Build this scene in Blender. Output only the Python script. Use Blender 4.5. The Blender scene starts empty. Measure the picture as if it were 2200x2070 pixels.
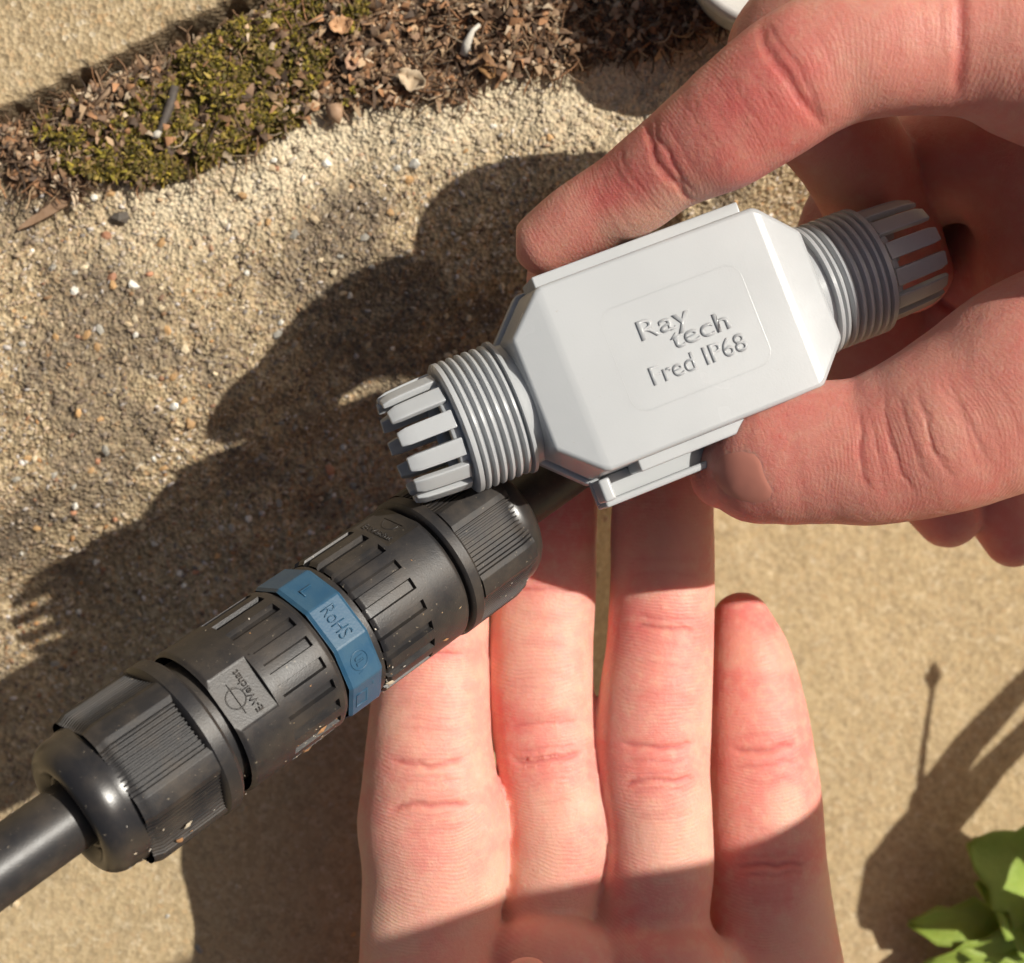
import bpy, bmesh, math, random
import numpy as np
from mathutils import Vector, Matrix, Quaternion
from mathutils.bvhtree import BVHTree

# ------------------------------------------------------------------ camera, sky, sun, exposure
SC = bpy.context.scene
COL = SC.collection
MM = 0.001
CAMH = 320.0                      # lens height above the ground, mm
SPX = 161.04 / 2200               # mm per photo pixel, 250 mm in front of the lens

cam = bpy.data.cameras.new('camera')
cam.sensor_width = 36.0
cam.lens = 36.0 * 250 / 161.04
cam.clip_start = 0.01
cam.clip_end = 100
cam.dof.use_dof = True
cam.dof.focus_distance = 0.256
cam.dof.aperture_fstop = 27
camo = bpy.data.objects.new('camera', cam)
camo.location = (0, 0, CAMH * MM)
COL.objects.link(camo)
SC.camera = camo

SUNV = Vector((0.90, 0.365, 1.0)).normalized()
world = bpy.data.worlds.new('World')
SC.world = world
world.use_nodes = True
wn = world.node_tree.nodes
sky = wn.new('ShaderNodeTexSky')
sky.sky_type = 'NISHITA'
sky.sun_disc = False
sky.dust_density = 6.0
sky.ozone_density = 0.3
sky.sun_elevation = math.asin(SUNV.z)
sky.sun_rotation = math.atan2(SUNV.x, SUNV.y)
world.node_tree.links.new(sky.outputs[0], wn['Background'].inputs[0])
wn['Background'].inputs[1].default_value = 0.05

sun = bpy.data.lights.new('sun', 'SUN')
sun.energy = 5.0
sun.angle = math.radians(0.6)
sun.color = (1.0, 0.955, 0.865)
suno = bpy.data.objects.new('sun', sun)
suno.rotation_euler = SUNV.to_track_quat('Z', 'Y').to_euler()
suno.location = (0.3, 0.12, 0.5)
COL.objects.link(suno)

SC.view_settings.view_transform = 'Standard'
SC.view_settings.look = 'None'
SC.view_settings.exposure = 0.0
SC.view_settings.gamma = 1.0
SC.cycles.use_denoising = True
SC.cycles.max_bounces = 6
SC.cycles.diffuse_bounces = 3
SC.cycles.use_adaptive_sampling = True
SC.cycles.adaptive_threshold = 0.025

# ------------------------------------------------------------------ helpers
rng = np.random.default_rng(7)
random.seed(7)

def kpx(h): return SPX * (CAMH - h) / 250.0
def P(px, py, h):                 # a point of the photo at height h (mm)
    k = kpx(h)
    return np.array([(px - 1100) * k, (1035 - py) * k, h])

def nrm(v):
    v = np.asarray(v, float); return v / (np.linalg.norm(v) + 1e-12)

def mesh_obj(name, verts, faces, mat=None, parent=None, smooth=True, scale=MM):
    me = bpy.data.meshes.new(name)
    v = np.asarray(verts, float) * scale
    me.from_pydata(v.tolist(), [], [list(map(int, f)) for f in faces])
    me.update()
    if smooth: me.shade_smooth()
    o = bpy.data.objects.new(name, me)
    if mat: me.materials.append(mat)
    COL.objects.link(o)
    if parent: o.parent = parent
    return o

def fast_obj(name, verts, faces, mat=None, parent=None, smooth=True):
    """verts (n,3) mm, faces (m,3|4) ints"""
    v = np.ascontiguousarray(np.asarray(verts) * MM, dtype=np.float32)
    f = np.ascontiguousarray(faces, dtype=np.int32)
    me = bpy.data.meshes.new(name)
    me.vertices.add(len(v)); me.vertices.foreach_set('co', v.ravel())
    n = f.shape[1]
    me.loops.add(f.size); me.loops.foreach_set('vertex_index', f.ravel())
    me.polygons.add(len(f))
    me.polygons.foreach_set('loop_start', np.arange(0, f.size, n, dtype=np.int32))
    me.polygons.foreach_set('loop_total', np.full(len(f), n, dtype=np.int32))
    me.update(calc_edges=True)
    if smooth: me.shade_smooth()
    o = bpy.data.objects.new(name, me)
    if mat: me.materials.append(mat)
    COL.objects.link(o)
    if parent: o.parent = parent
    return o

def tag(o, label=None, cat=None, group=None, kind=None):
    if label: o['label'] = label
    if cat: o['category'] = cat
    if group: o['group'] = group
    if kind: o['kind'] = kind
    return o

def empty(name, loc_mm, mat=None):
    o = bpy.data.objects.new(name, None)
    o.empty_display_size = 0.01
    o.location = Vector(loc_mm) * MM
    if mat is not None:
        o.rotation_euler = mat.to_euler()
    COL.objects.link(o)
    return o

def add_attr(me, name, arr, typ='FLOAT'):
    a = me.attributes.new(name, typ, 'POINT')
    if typ == 'FLOAT_COLOR':
        arr = np.hstack([arr, np.ones((len(arr), 1))])
        a.data.foreach_set('color', np.ascontiguousarray(arr, np.float32).ravel())
    elif typ == 'FLOAT_VECTOR':
        a.data.foreach_set('vector', np.ascontiguousarray(arr, np.float32).ravel())
    else:
        a.data.foreach_set('value', np.ascontiguousarray(arr, np.float32))

_tabs = {}
def vnoise(x, y, cell, seed=0):
    """smooth 2-D value noise in -1..1"""
    if seed not in _tabs: _tabs[seed] = np.random.default_rng(seed + 100).random((256, 256)) * 2 - 1
    t = _tabs[seed]
    X = np.asarray(x) / cell + 1000.3; Y = np.asarray(y) / cell + 1000.7
    ix = np.floor(X).astype(int); iy = np.floor(Y).astype(int)
    fx = X - ix; fy = Y - iy
    fx = fx * fx * (3 - 2 * fx); fy = fy * fy * (3 - 2 * fy)
    a = t[ix & 255, iy & 255]; b = t[(ix + 1) & 255, iy & 255]
    c = t[ix & 255, (iy + 1) & 255]; d = t[(ix + 1) & 255, (iy + 1) & 255]
    return (a * (1 - fx) + b * fx) * (1 - fy) + (c * (1 - fx) + d * fx) * fy

def fbm(x, y, cell, octs=4, seed=0):
    s = 0; amp = 1; tot = 0
    for o in range(octs):
        s = s + amp * vnoise(x, y, cell / 2 ** o, seed + o); tot += amp; amp *= 0.55
    return s / tot

def sstep(a, b, x):
    t = np.clip((x - a) / (b - a), 0, 1); return t * t * (3 - 2 * t)

# ------------------------------------------------------------------ materials
class NT:
    def __init__(s, name):
        s.m = bpy.data.materials.new(name); s.m.use_nodes = True
        s.t = s.m.node_tree; s.b = s.t.nodes['Principled BSDF']
    def n(s, typ, **kw):
        nd = s.t.nodes.new(typ)
        for k, v in kw.items():
            if k.startswith('i_'):
                nd.inputs[k[2:].replace('_', ' ')].default_value = v
            else: setattr(nd, k, v)
        return nd
    def l(s, a, b): s.t.links.new(a, b)
    def math(s, op, a, b=None, clamp=False):
        nd = s.n('ShaderNodeMath', operation=op); nd.use_clamp = clamp
        for i, v in enumerate((a, b)):
            if v is None: continue
            if isinstance(v, (int, float)): nd.inputs[i].default_value = v
            else: s.l(v, nd.inputs[i])
        return nd.outputs[0]
    def mix(s, fac, a, b, blend='MIX'):
        nd = s.n('ShaderNodeMix', data_type='RGBA', blend_type=blend)
        for i, v in ((0, fac), (6, a), (7, b)):
            if isinstance(v, (int, float)): nd.inputs[i].default_value = v
            elif isinstance(v, tuple): nd.inputs[i].default_value = (*v, 1)
            else: s.l(v, nd.inputs[i])
        return nd.outputs[2]
    def ramp(s, fac, stops, interp='LINEAR'):
        nd = s.n('ShaderNodeValToRGB'); cr = nd.color_ramp; cr.interpolation = interp
        while len(cr.elements) < len(stops): cr.elements.new(0.5)
        for e, (p, c) in zip(cr.elements, stops):
            e.position = p; e.color = (*c, 1) if isinstance(c, tuple) else (c, c, c, 1)
        s.l(fac, nd.inputs[0]); return nd.outputs[0]
    def noise(s, vec, scale, detail=4, rough=0.55, dist=0.0):
        nd = s.n('ShaderNodeTexNoise'); nd.inputs['Scale'].default_value = scale
        nd.inputs['Detail'].default_value = detail; nd.inputs['Roughness'].default_value = rough
        nd.inputs['Distortion'].default_value = dist
        s.l(vec, nd.inputs['Vector']); return nd.outputs['Fac']
    def coord(s, k='Object'): return s.n('ShaderNodeTexCoord').outputs[k]
    def attr(s, name, out='Fac'):
        nd = s.n('ShaderNodeAttribute', attribute_name=name); return nd.outputs[out]
    def bump(s, h, strength, dist, prev=None):
        nd = s.n('ShaderNodeBump'); nd.inputs['Strength'].default_value = strength
        nd.inputs['Distance'].default_value = dist
        s.l(h, nd.inputs['Height'])
        if prev is not None: s.l(prev, nd.inputs['Normal'])
        return nd.outputs[0]

def white_plastic():
    t = NT('white_plastic'); v = t.coord()
    n1 = t.noise(v, 60, 3); n2 = t.noise(v, 2500, 2)
    c = t.mix(n1, (0.405, 0.42, 0.43), (0.44, 0.455, 0.465))
    spk = t.ramp(t.noise(v, 900, 2), [(0.0, 1.0), (0.24, 1.0), (0.27, 0.0)])
    c = t.mix(t.math('MULTIPLY', spk, 0.35), c, (0.35, 0.30, 0.25))
    t.l(c, t.b.inputs['Base Color'])
    t.b.inputs['Roughness'].default_value = 0.23
    t.b.inputs['Specular IOR Level'].default_value = 0.35
    t.b.inputs['Subsurface Weight'].default_value = 0.25
    t.b.inputs['Subsurface Radius'].default_value = (1, 0.95, 0.9)
    t.b.inputs['Subsurface Scale'].default_value = 0.002
    sm = t.ramp(t.noise(v, 35, 4, 0.6), [(0.35, 0.0), (0.75, 1.0)])
    t.l(t.math('ADD', t.math('MULTIPLY', sm, 0.10), 0.20), t.b.inputs['Roughness'])
    t.l(t.bump(n2, 0.06, 0.00012), t.b.inputs['Normal'])
    return t.m

def black_plastic(name, rough, dust, spec=0.5, grain=0.2):
    t = NT(name); v = t.coord()
    nd = t.noise(v, 140, 6, 0.65); nf = t.noise(v, 3800, 2); ng = t.noise(v, 1500, 3)
    sp = t.noise(v, 1300, 3, 0.6)
    m = t.ramp(nd, [(0.42, 0.0), (0.72, 1.0)])
    c = t.mix(t.math('MULTIPLY', m, dust), (0.020, 0.019, 0.020), (0.13, 0.10, 0.07))
    spk = t.ramp(sp, [(0.0, 0.0), (0.68, 0.0), (0.72, 1.0)])
    c = t.mix(t.math('MULTIPLY', spk, 0.45), c, (0.32, 0.27, 0.20))
    t.l(c, t.b.inputs['Base Color'])
    r = t.math('ADD', t.math('MULTIPLY', nd, 0.25), rough - 0.1)
    t.l(r, t.b.inputs['Roughness'])
    t.b.inputs['Specular IOR Level'].default_value = spec
    t.l(t.bump(nf, grain, 0.00016, t.bump(ng, grain * 0.3, 0.00015)), t.b.inputs['Normal'])
    return t.m

def blue_plastic():
    t = NT('blue_plastic'); v = t.coord()
    n = t.noise(v, 250, 5, 0.65); nf = t.noise(v, 3000, 2)
    c = t.mix(t.ramp(n, [(0.35, 0.0), (0.8, 1.0)]), (0.019, 0.078, 0.15), (0.045, 0.108, 0.165))
    t.l(c, t.b.inputs['Base Color']); t.b.inputs['Roughness'].default_value = 0.42
    t.l(t.bump(nf, 0.12, 0.0002), t.b.inputs['Normal'])
    return t.m

def skin(name, base, red, pale, ridge=1.0, sss=0.9):
    t = NT(name); v = t.coord()
    n1 = t.noise(v, 75, 5, 0.62); n2 = t.noise(v, 420, 4, 0.65)
    r = t.attr('red'); cr = t.attr('crease')
    f = t.math('ADD', r, t.math('MULTIPLY', t.math('SUBTRACT', n1, 0.5), 1.5), True)
    c = t.mix(f, base, red)
    c = t.mix(t.ramp(n2, [(0.45, 0.0), (0.75, 0.5)]), c, pale)
    c = t.mix(t.attr('pale'), c, pale)
    c = t.mix(t.math('MULTIPLY', cr, 0.5, True), c, (red[0] * 0.75, red[1] * 0.5, red[2] * 0.5))
    t.l(c, t.b.inputs['Base Color'])
    t.b.inputs['Roughness'].default_value = 0.52
    t.b.inputs['Specular IOR Level'].default_value = 0.4
    t.b.inputs['Subsurface Weight'].default_value = sss
    t.b.inputs['Subsurface Radius'].default_value = (1.0, 0.36, 0.2)
    t.b.inputs['Subsurface Scale'].default_value = 0.0019
    # papillary ridges: run round the finger, bent by the local coordinate
    rc = t.attr('ridge')
    warp = t.math('MULTIPLY', t.noise(v, 70, 2), 4.0)
    w = t.math('SINE', t.math('MULTIPLY', t.math('ADD', rc, warp), 2 * math.pi / 0.70))
    w = t.math('MULTIPLY', w, t.ramp(t.noise(v, 95, 3), [(0.36, 0.08), (0.66, 1.0)]))
    rb = t.bump(w, 0.22 * ridge, 0.00010)
    nf = t.noise(v, 1600, 4, 0.6)
    vo = t.n('ShaderNodeTexVoronoi', feature='DISTANCE_TO_EDGE'); vo.inputs['Scale'].default_value = 900
    t.l(v, vo.inputs['Vector'])
    b2 = t.bump(nf, 0.5, 0.00026, rb)
    b3 = t.bump(t.math('MINIMUM', vo.outputs[0], 0.15), 0.24, 0.00035, b2)
    t.l(b3, t.b.inputs['Normal'])
    rr = t.math('ADD', t.math('MULTIPLY', nf, 0.3), 0.36)
    t.l(rr, t.b.inputs['Roughness'])
    return t.m

def nail_mat():
    t = NT('nail'); v = t.coord()
    n = t.noise(v, 120, 3)
    c = t.mix(n, (0.56, 0.215, 0.155), (0.60, 0.245, 0.18))
    t.l(c, t.b.inputs['Base Color']); t.b.inputs['Roughness'].default_value = 0.42
    t.b.inputs['Subsurface Weight'].default_value = 0.0
    t.b.inputs['Subsurface Radius'].default_value = (1, 0.36, 0.2); t.b.inputs['Subsurface Scale'].default_value = 0.0019
    return t.m

def concrete(name='weathered_concrete'):
    t = NT(name); v = t.coord()
    vo = t.n('ShaderNodeTexVoronoi'); vo.inputs['Scale'].default_value = 1150; t.l(v, vo.inputs['Vector'])
    vs = t.n('ShaderNodeSeparateColor'); t.l(vo.outputs['Color'], vs.inputs[0])
    grain = t.ramp(vs.outputs[0], [(0.0, (0.12, 0.085, 0.05)), (0.25, (0.28, 0.205, 0.12)), (0.5, (0.44, 0.335, 0.20)),
                                   (0.76, (0.58, 0.47, 0.31)), (0.9, (0.42, 0.23, 0.10)), (1.0, (0.68, 0.62, 0.50))])
    big = t.noise(v, 14, 5, 0.6)
    fine = t.noise(v, 900, 4, 0.7)
    sand = t.mix(fine, (0.37, 0.27, 0.14), (0.57, 0.43, 0.24))
    sand = t.mix(t.ramp(t.noise(v, 330, 5, 0.7), [(0.50, 0.0), (0.68, 0.75)]), sand, (0.30, 0.225, 0.13))
    sand = t.mix(t.ramp(t.noise(v, 90, 5, 0.65), [(0.46, 0.0), (0.72, 0.55)]), sand, (0.40, 0.30, 0.175))
    sand = t.mix(t.ramp(t.noise(v, 260, 4, 0.7), [(0.55, 0.0), (0.72, 0.8)]), sand, (0.70, 0.58, 0.39))
    rough_mask = t.attr('rough')
    c = t.mix(t.math('ADD', t.math('MULTIPLY', rough_mask, 0.55), 0.22), sand, grain)
    stain = t.math('MULTIPLY', t.attr('stain'), t.ramp(t.noise(v, 300, 4, 0.7), [(0.3, 0.3), (0.6, 1.0)]))
    c = t.mix(t.math('MULTIPLY', stain, 0.92), c, (0.12, 0.092, 0.07))
    mot = t.ramp(t.noise(v, 190, 4, 0.7), [(0.52, 0.0), (0.70, 1.0)])
    c = t.mix(t.math('MULTIPLY', t.math('MULTIPLY', mot, rough_mask), 0.6), c, (0.17, 0.125, 0.075))
    c = t.mix(t.ramp(big, [(0.35, 0.0), (0.7, 0.25)]), c, (0.64, 0.50, 0.30))
    c = t.mix(t.math('MULTIPLY', t.attr('fresh'), 0.7), c, (0.78, 0.68, 0.49))
    c = t.mix(t.attr('soil'), c, (0.10, 0.068, 0.045))
    t.l(c, t.b.inputs['Base Color']); t.b.inputs['Roughness'].default_value = 0.85
    t.b.inputs['Specular IOR Level'].default_value = 0.3
    b1 = t.bump(vo.outputs['Distance'], 0.8, 0.0008)
    t.l(t.math('ADD', t.math('MULTIPLY', rough_mask, 0.75), 0.06), b1.node.inputs['Strength'])
    b2 = t.bump(fine, 0.45, 0.0004, b1)
    t.l(b2, t.b.inputs['Normal'])
    return t.m

def attr_mat(name, rough=0.7, var=0.25, spec=0.35, trans=0.0):
    t = NT(name); v = t.coord()
    c = t.attr('col', 'Color')
    n = t.noise(v, 1200, 3)
    c = t.mix(t.math('MULTIPLY', n, var), c, (0.09, 0.07, 0.05))
    t.l(c, t.b.inputs['Base Color']); t.b.inputs['Roughness'].default_value = rough
    t.b.inputs['Specular IOR Level'].default_value = spec
    if trans:
        t.b.inputs['Transmission Weight'].default_value = 0
        t.b.inputs['Subsurface Weight'].default_value = trans
        t.b.inputs['Subsurface Radius'].default_value = (0.6, 1, 0.2); t.b.inputs['Subsurface Scale'].default_value = 0.001
    return t.m

def solid_mat(name, c1, c2, scale=400, rough=0.7, bump=0.3):
    t = NT(name); v = t.coord()
    n = t.noise(v, scale, 4, 0.6)
    oi = t.n('ShaderNodeObjectInfo')
    c = t.mix(t.ramp(n, [(0.3, 0.0), (0.7, 1.0)]), c1, c2)
    hv = t.n('ShaderNodeHueSaturation')
    t.l(t.math('ADD', t.math('MULTIPLY', oi.outputs['Random'], 0.5), 0.75), hv.inputs['Value'])
    t.l(c, hv.inputs['Color'])
    t.l(hv.outputs[0], t.b.inputs['Base Color']); t.b.inputs['Roughness'].default_value = rough
    t.l(t.bump(n, bump, 0.0004), t.b.inputs['Normal'])
    return t.m

M_WHITE = white_plastic()
M_BODY = black_plastic('black_plastic', 0.42, 0.30)
M_NUT = black_plastic('black_nut_plastic', 0.50, 0.40, 0.4)
M_DOME = black_plastic('smooth_black_plastic', 0.30, 0.25, 0.5, 0.06)
M_CABLE = black_plastic('black_cable_sheath', 0.40, 0.35, 0.5, 0.12)
M_BLUE = blue_plastic()
M_SKINL = skin('skin_palm', (0.78, 0.42, 0.325), (0.76, 0.225, 0.195), (0.80, 0.52, 0.38), 1.0)
M_SKINR = skin('skin_fingers', (0.65, 0.30, 0.23), (0.64, 0.175, 0.15), (0.68, 0.385, 0.28), 0.6)
M_NAIL = nail_mat()
M_CONC = concrete()

# ------------------------------------------------------------------ ground
EA = np.array([-100.5, 74.0]); ET = nrm([0.905, 0.425]); EN = np.array([-ET[1], ET[0]])
def edge_d(x, y): return (x - EA[0]) * EN[0] + (y - EA[1]) * EN[1]
def litter_y(x): return np.interp(x, [-130, -103, -75, -50, -37, -9, 20, 37, 60, 130], [60, 59.5, 59, 67, 75, 79, 85, 90, 100, 120])
def litter_mask(x, y):
    yb = litter_y(x) + 2.2 * vnoise(x, y, 7, 41) + 1.2 * vnoise(x, y, 2.5, 42)
    return sstep(-2.0, 2.0, y - yb)
def base_h(x, y):
    e = -edge_d(x, y)
    z = np.interp(e + 5 * vnoise(x, y, 40, 19), [0, 48, 60, 70, 78, 86, 95, 110, 135, 240], [0, 0, -1.5, -5, -9, -14, -16, -16, -15, -13])
    z = z - 14 * sstep(-62, -104, x) * sstep(66, 92, e) * sstep(150, 112, e)
    z = z - 78 * sstep(-12, 34, x - 0.35 * y - 18) * sstep(70, 125, e)
    z = z - 1.6 * sstep(0, 9, litter_y(x) - y) + 1.0
    return z
def rough_mask(x, y):
    return 1 - 0.9 * sstep(95, 150, -edge_d(x, y) + 10 * vnoise(x, y, 25, 9))
def ground_h(x, y):
    r = rough_mask(x, y)
    lm = litter_mask(x, y)
    z = base_h(x, y)
    z = z + r * (1.5 * fbm(x, y, 26, 3, 1) + 1.7 * fbm(0.26 * (x * ET[0] + y * ET[1]), x * EN[0] + y * EN[1], 5.5, 4, 5) + 0.38 * vnoise(x, y, 1.9, 8) + 0.24 * vnoise(x, y, 0.9, 12))
    z = z + (1 - r) * (0.5 * fbm(x, y, 12, 3, 22) + 0.12 * vnoise(x, y, 1.2, 23))
    z = z + lm * (1.2 + 1.8 * fbm(x, y, 9, 3, 31))
    z = z - 6.0 * sstep(-5, -1.8, edge_d(x, y))          # the joint drops beside the slab
    return z

def stain_mask(x, y):
    n = fbm(x, y, 16, 5, 140)
    a = 0.42 + 0.75 * sstep(46, 14, np.hypot((x + 58) / 1.25, (y - 22) / 0.9)) + 0.5 * sstep(-62, -100, x) - 0.9 * sstep(22, 8, litter_y(x) - y) * sstep(-90, -65, x)
    return np.clip(sstep(-0.05, 0.40, n + 0.55 * a - 0.42), 0, 1) * rough_mask(x, y)

def grid_ground():
    x = np.arange(-150, 165.01, 0.5); y = np.arange(-165, 125.01, 0.5)
    X, Y = np.meshgrid(x, y, indexing='ij')
    Z = ground_h(X, Y)
    bord = np.minimum.reduce([X - x[0], x[-1] - X, Y - y[0], y[-1] - Y])
    Z = Z - 6 * (1 - sstep(0, 6, bord))
    V = np.stack([X, Y, Z], -1).reshape(-1, 3)
    nx, ny = X.shape
    idx = np.arange(nx * ny).reshape(nx, ny)
    F = np.stack([idx[:-1, :-1], idx[1:, :-1], idx[1:, 1:], idx[:-1, 1:]], -1).reshape(-1, 4)
    o = fast_obj('concrete_ground', V, F, M_CONC)
    fx, fy = V[:, 0], V[:, 1]
    add_attr(o.data, 'rough', rough_mask(fx, fy))
    st = stain_mask(fx, fy)
    add_attr(o.data, 'stain', np.clip(st, 0, 1))
    add_attr(o.data, 'fresh', sstep(24, 4, litter_y(fx) - fy) * sstep(-95, -60, fx) * np.clip(0.8 + 0.5 * vnoise(fx, fy, 8, 61), 0, 1))
    add_attr(o.data, 'soil', np.clip(litter_mask(fx, fy) * (0.75 + 0.5 * vnoise(fx, fy, 3, 77)), 0, 1) * 0.9)
    tag(o, 'rough sandy concrete ground with coarse grit under the hands', None, None, 'structure')
    return o
GROUND = grid_ground()

# the wider ground round the frame
def far_ground():
    r = np.array([0.001, 200, 600, 2500, 15000, 60000.0]); n = 48
    V = [[0, 0, -110]]; F = []
    for ri in r[1:]:
        for k in range(n):
            a = 2 * math.pi * k / n
            V.append([ri * math.cos(a), ri * math.sin(a), -110 + 1.5 * math.sin(5 * a) * (ri > 300)])
    for k in range(n): F.append([0, 1 + k, 1 + (k + 1) % n])
    for j in range(len(r) - 2):
        for k in range(n):
            a = 1 + j * n + k; b = 1 + j * n + (k + 1) % n
            F.append([a, a + n, b + n, b])
    o = mesh_obj('ground', V, F, M_CONC)
    tag(o, None, None, None, 'structure')
    return o
far_ground()

def slab():
    u = np.arange(-95, 150, 0.6); v = np.concatenate([np.arange(-1.2, 4, 0.2), np.arange(4, 70, 0.8)])
    U, W = np.meshgrid(u, v, indexing='ij')
    en = 1.1 * fbm(U, U * 0 + 3, 18, 4, 51) + 0.5 * vnoise(U, U * 0, 2.2, 55)
    ch = np.where(U < 20, 0, 0)
    X = EA[0] + U * ET[0] + (W + en + ch) * EN[0]; Y = EA[1] + U * ET[1] + (W + en + ch) * EN[1]
    Z = 6.6 + 0.25 * fbm(X, Y, 9, 3, 60) + 0.12 * vnoise(X, Y, 1.1, 63) + 0.1 * vnoise(X, Y, 0.6, 64)
    Z = Z - 14 * sstep(0.55, -1.2, W) - 0.9 * sstep(2.4, 0.2, W) * (1 + vnoise(X, Y, 2, 66))
    V = np.stack([X, Y, Z], -1).reshape(-1, 3)
    nx, ny = X.shape; idx = np.arange(nx * ny).reshape(nx, ny)
    F = np.stack([idx[:-1, :-1], idx[1:, :-1], idx[1:, 1:], idx[:-1, 1:]], -1).reshape(-1, 4)
    o = fast_obj('paving_slab', V, F, M_CONC)
    add_attr(o.data, 'rough', np.full(len(V), 0.45)); add_attr(o.data, 'stain', np.full(len(V), 0.12))
    add_attr(o.data, 'soil', sstep(1.4, -0.6, np.repeat(W.reshape(-1)[None], 1, 0)[0]) * 0.7)
    tag(o, 'smooth sand-coloured paving slab in the upper left corner', None, None, 'structure')
slab()

# ------------------------------------------------------------------ grit, pebbles
def ico():
    p = (1 + 5 ** 0.5) / 2
    v = np.array([[-1, p, 0], [1, p, 0], [-1, -p, 0], [1, -p, 0], [0, -1, p], [0, 1, p], [0, -1, -p], [0, 1, -p], [p, 0, -1], [p, 0, 1], [-p, 0, -1], [-p, 0, 1]])
    f = np.array([[0, 11, 5], [0, 5, 1], [0, 1, 7], [0, 7, 10], [0, 10, 11], [1, 5, 9], [5, 11, 4], [11, 10, 2], [10, 7, 6], [7, 1, 8],
                  [3, 9, 4], [3, 4, 2], [3, 2, 6], [3, 6, 8], [3, 8, 9], [4, 9, 5], [2, 4, 11], [6, 2, 10], [8, 6, 7], [9, 8, 1]])
    return v / np.linalg.norm(v[0]), f
ICO_V, ICO_F = ico()
def rand_rot(n, r=rng):
    q = r.normal(size=(n, 4)); q /= np.linalg.norm(q, axis=1)[:, None]
    w, x, y, z = q.T
    return np.stack([np.stack([1 - 2 * (y * y + z * z), 2 * (x * y - z * w), 2 * (x * z + y * w)], -1),
                     np.stack([2 * (x * y + z * w), 1 - 2 * (x * x + z * z), 2 * (y * z - x * w)], -1),
                     np.stack([2 * (x * z - y * w), 2 * (y * z + x * w), 1 - 2 * (x * x + y * y)], -1)], 1)

GRIT_COL = np.array([[0.52, 0.40, 0.24], [0.62, 0.53, 0.37], [0.36, 0.27, 0.165], [0.46, 0.35, 0.20], [0.20, 0.145, 0.09], [0.50, 0.27, 0.10],
                     [0.72, 0.67, 0.56], [0.27, 0.24, 0.19], [0.38, 0.20, 0.10], [0.58, 0.45, 0.28]])
def grit():
    n = 60000
    x = rng.uniform(-125, 130, n); y = rng.uniform(-130, 105, n)
    keep = (rng.random(n) < rough_mask(x, y) * 1.25 - 0.25) & (edge_d(x, y) < -2) & (rng.random(n) < 1 - 0.75 * litter_mask(x, y))
    x, y = x[keep], y[keep]; n = len(x)
    s = 0.17 + 0.44 * rng.random(n) ** 2.6
    az = rng.normal(0.35, 0.7, n); tl = rng.normal(0, 0.35, n); ca, sa, ct, st_ = np.cos(az), np.sin(az), np.cos(tl), np.sin(tl)
    R = np.stack([np.stack([ca, -sa * ct, sa * st_], -1), np.stack([sa, ca * ct, -ca * st_], -1), np.stack([0 * az, st_, ct], -1)], 1)
    sc = np.stack([s * rng.uniform(0.9, 2.0, n), s * rng.uniform(0.7, 1.1, n), s * rng.uniform(0.4, 0.8, n)], -1)
    loc = np.stack([x, y, ground_h(x, y) + 0.02 * s], -1)
    jit = 1 + rng.uniform(-0.28, 0.28, (n, 12, 1))
    V = ICO_V[None] * jit * sc[:, None, :]
    V = np.einsum('nij,nkj->nki', R, V) + loc[:, None]
    F = ICO_F[None] + (np.arange(n) * 12)[:, None, None]
    ci = rng.choice(len(GRIT_COL), n, p=[.19, .15, .14, .14, .14, .03, .06, .06, .02, .07])
    sm = (stain_mask(x, y) * rng.uniform(0.2, 0.95, n))[:, None]
    fr = (sstep(24, 4, litter_y(x) - y) * sstep(-95, -60, x) * 0.45)[:, None]
    gc = GRIT_COL[ci] * rng.uniform(0.8, 1.15, (n, 1)) * np.array([[1.0, 0.97, 1.06]])
    gc = gc * (1 - fr) + np.array([[0.72, 0.62, 0.45]]) * fr
    gc = gc * (1 - 0.92 * sm) + np.array([[0.12, 0.092, 0.07]]) * 0.92 * sm
    c = np.repeat(np.clip(gc, 0, 1), 12, 0)
    o = fast_obj('grit', V.reshape(-1, 3), F.reshape(-1, 3), attr_mat('grit', 0.6, 0.2), GROUND, smooth=False)
    add_attr(o.data, 'col', c, 'FLOAT_COLOR')
    tag(o, None, None, None, 'stuff')
grit()

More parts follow.
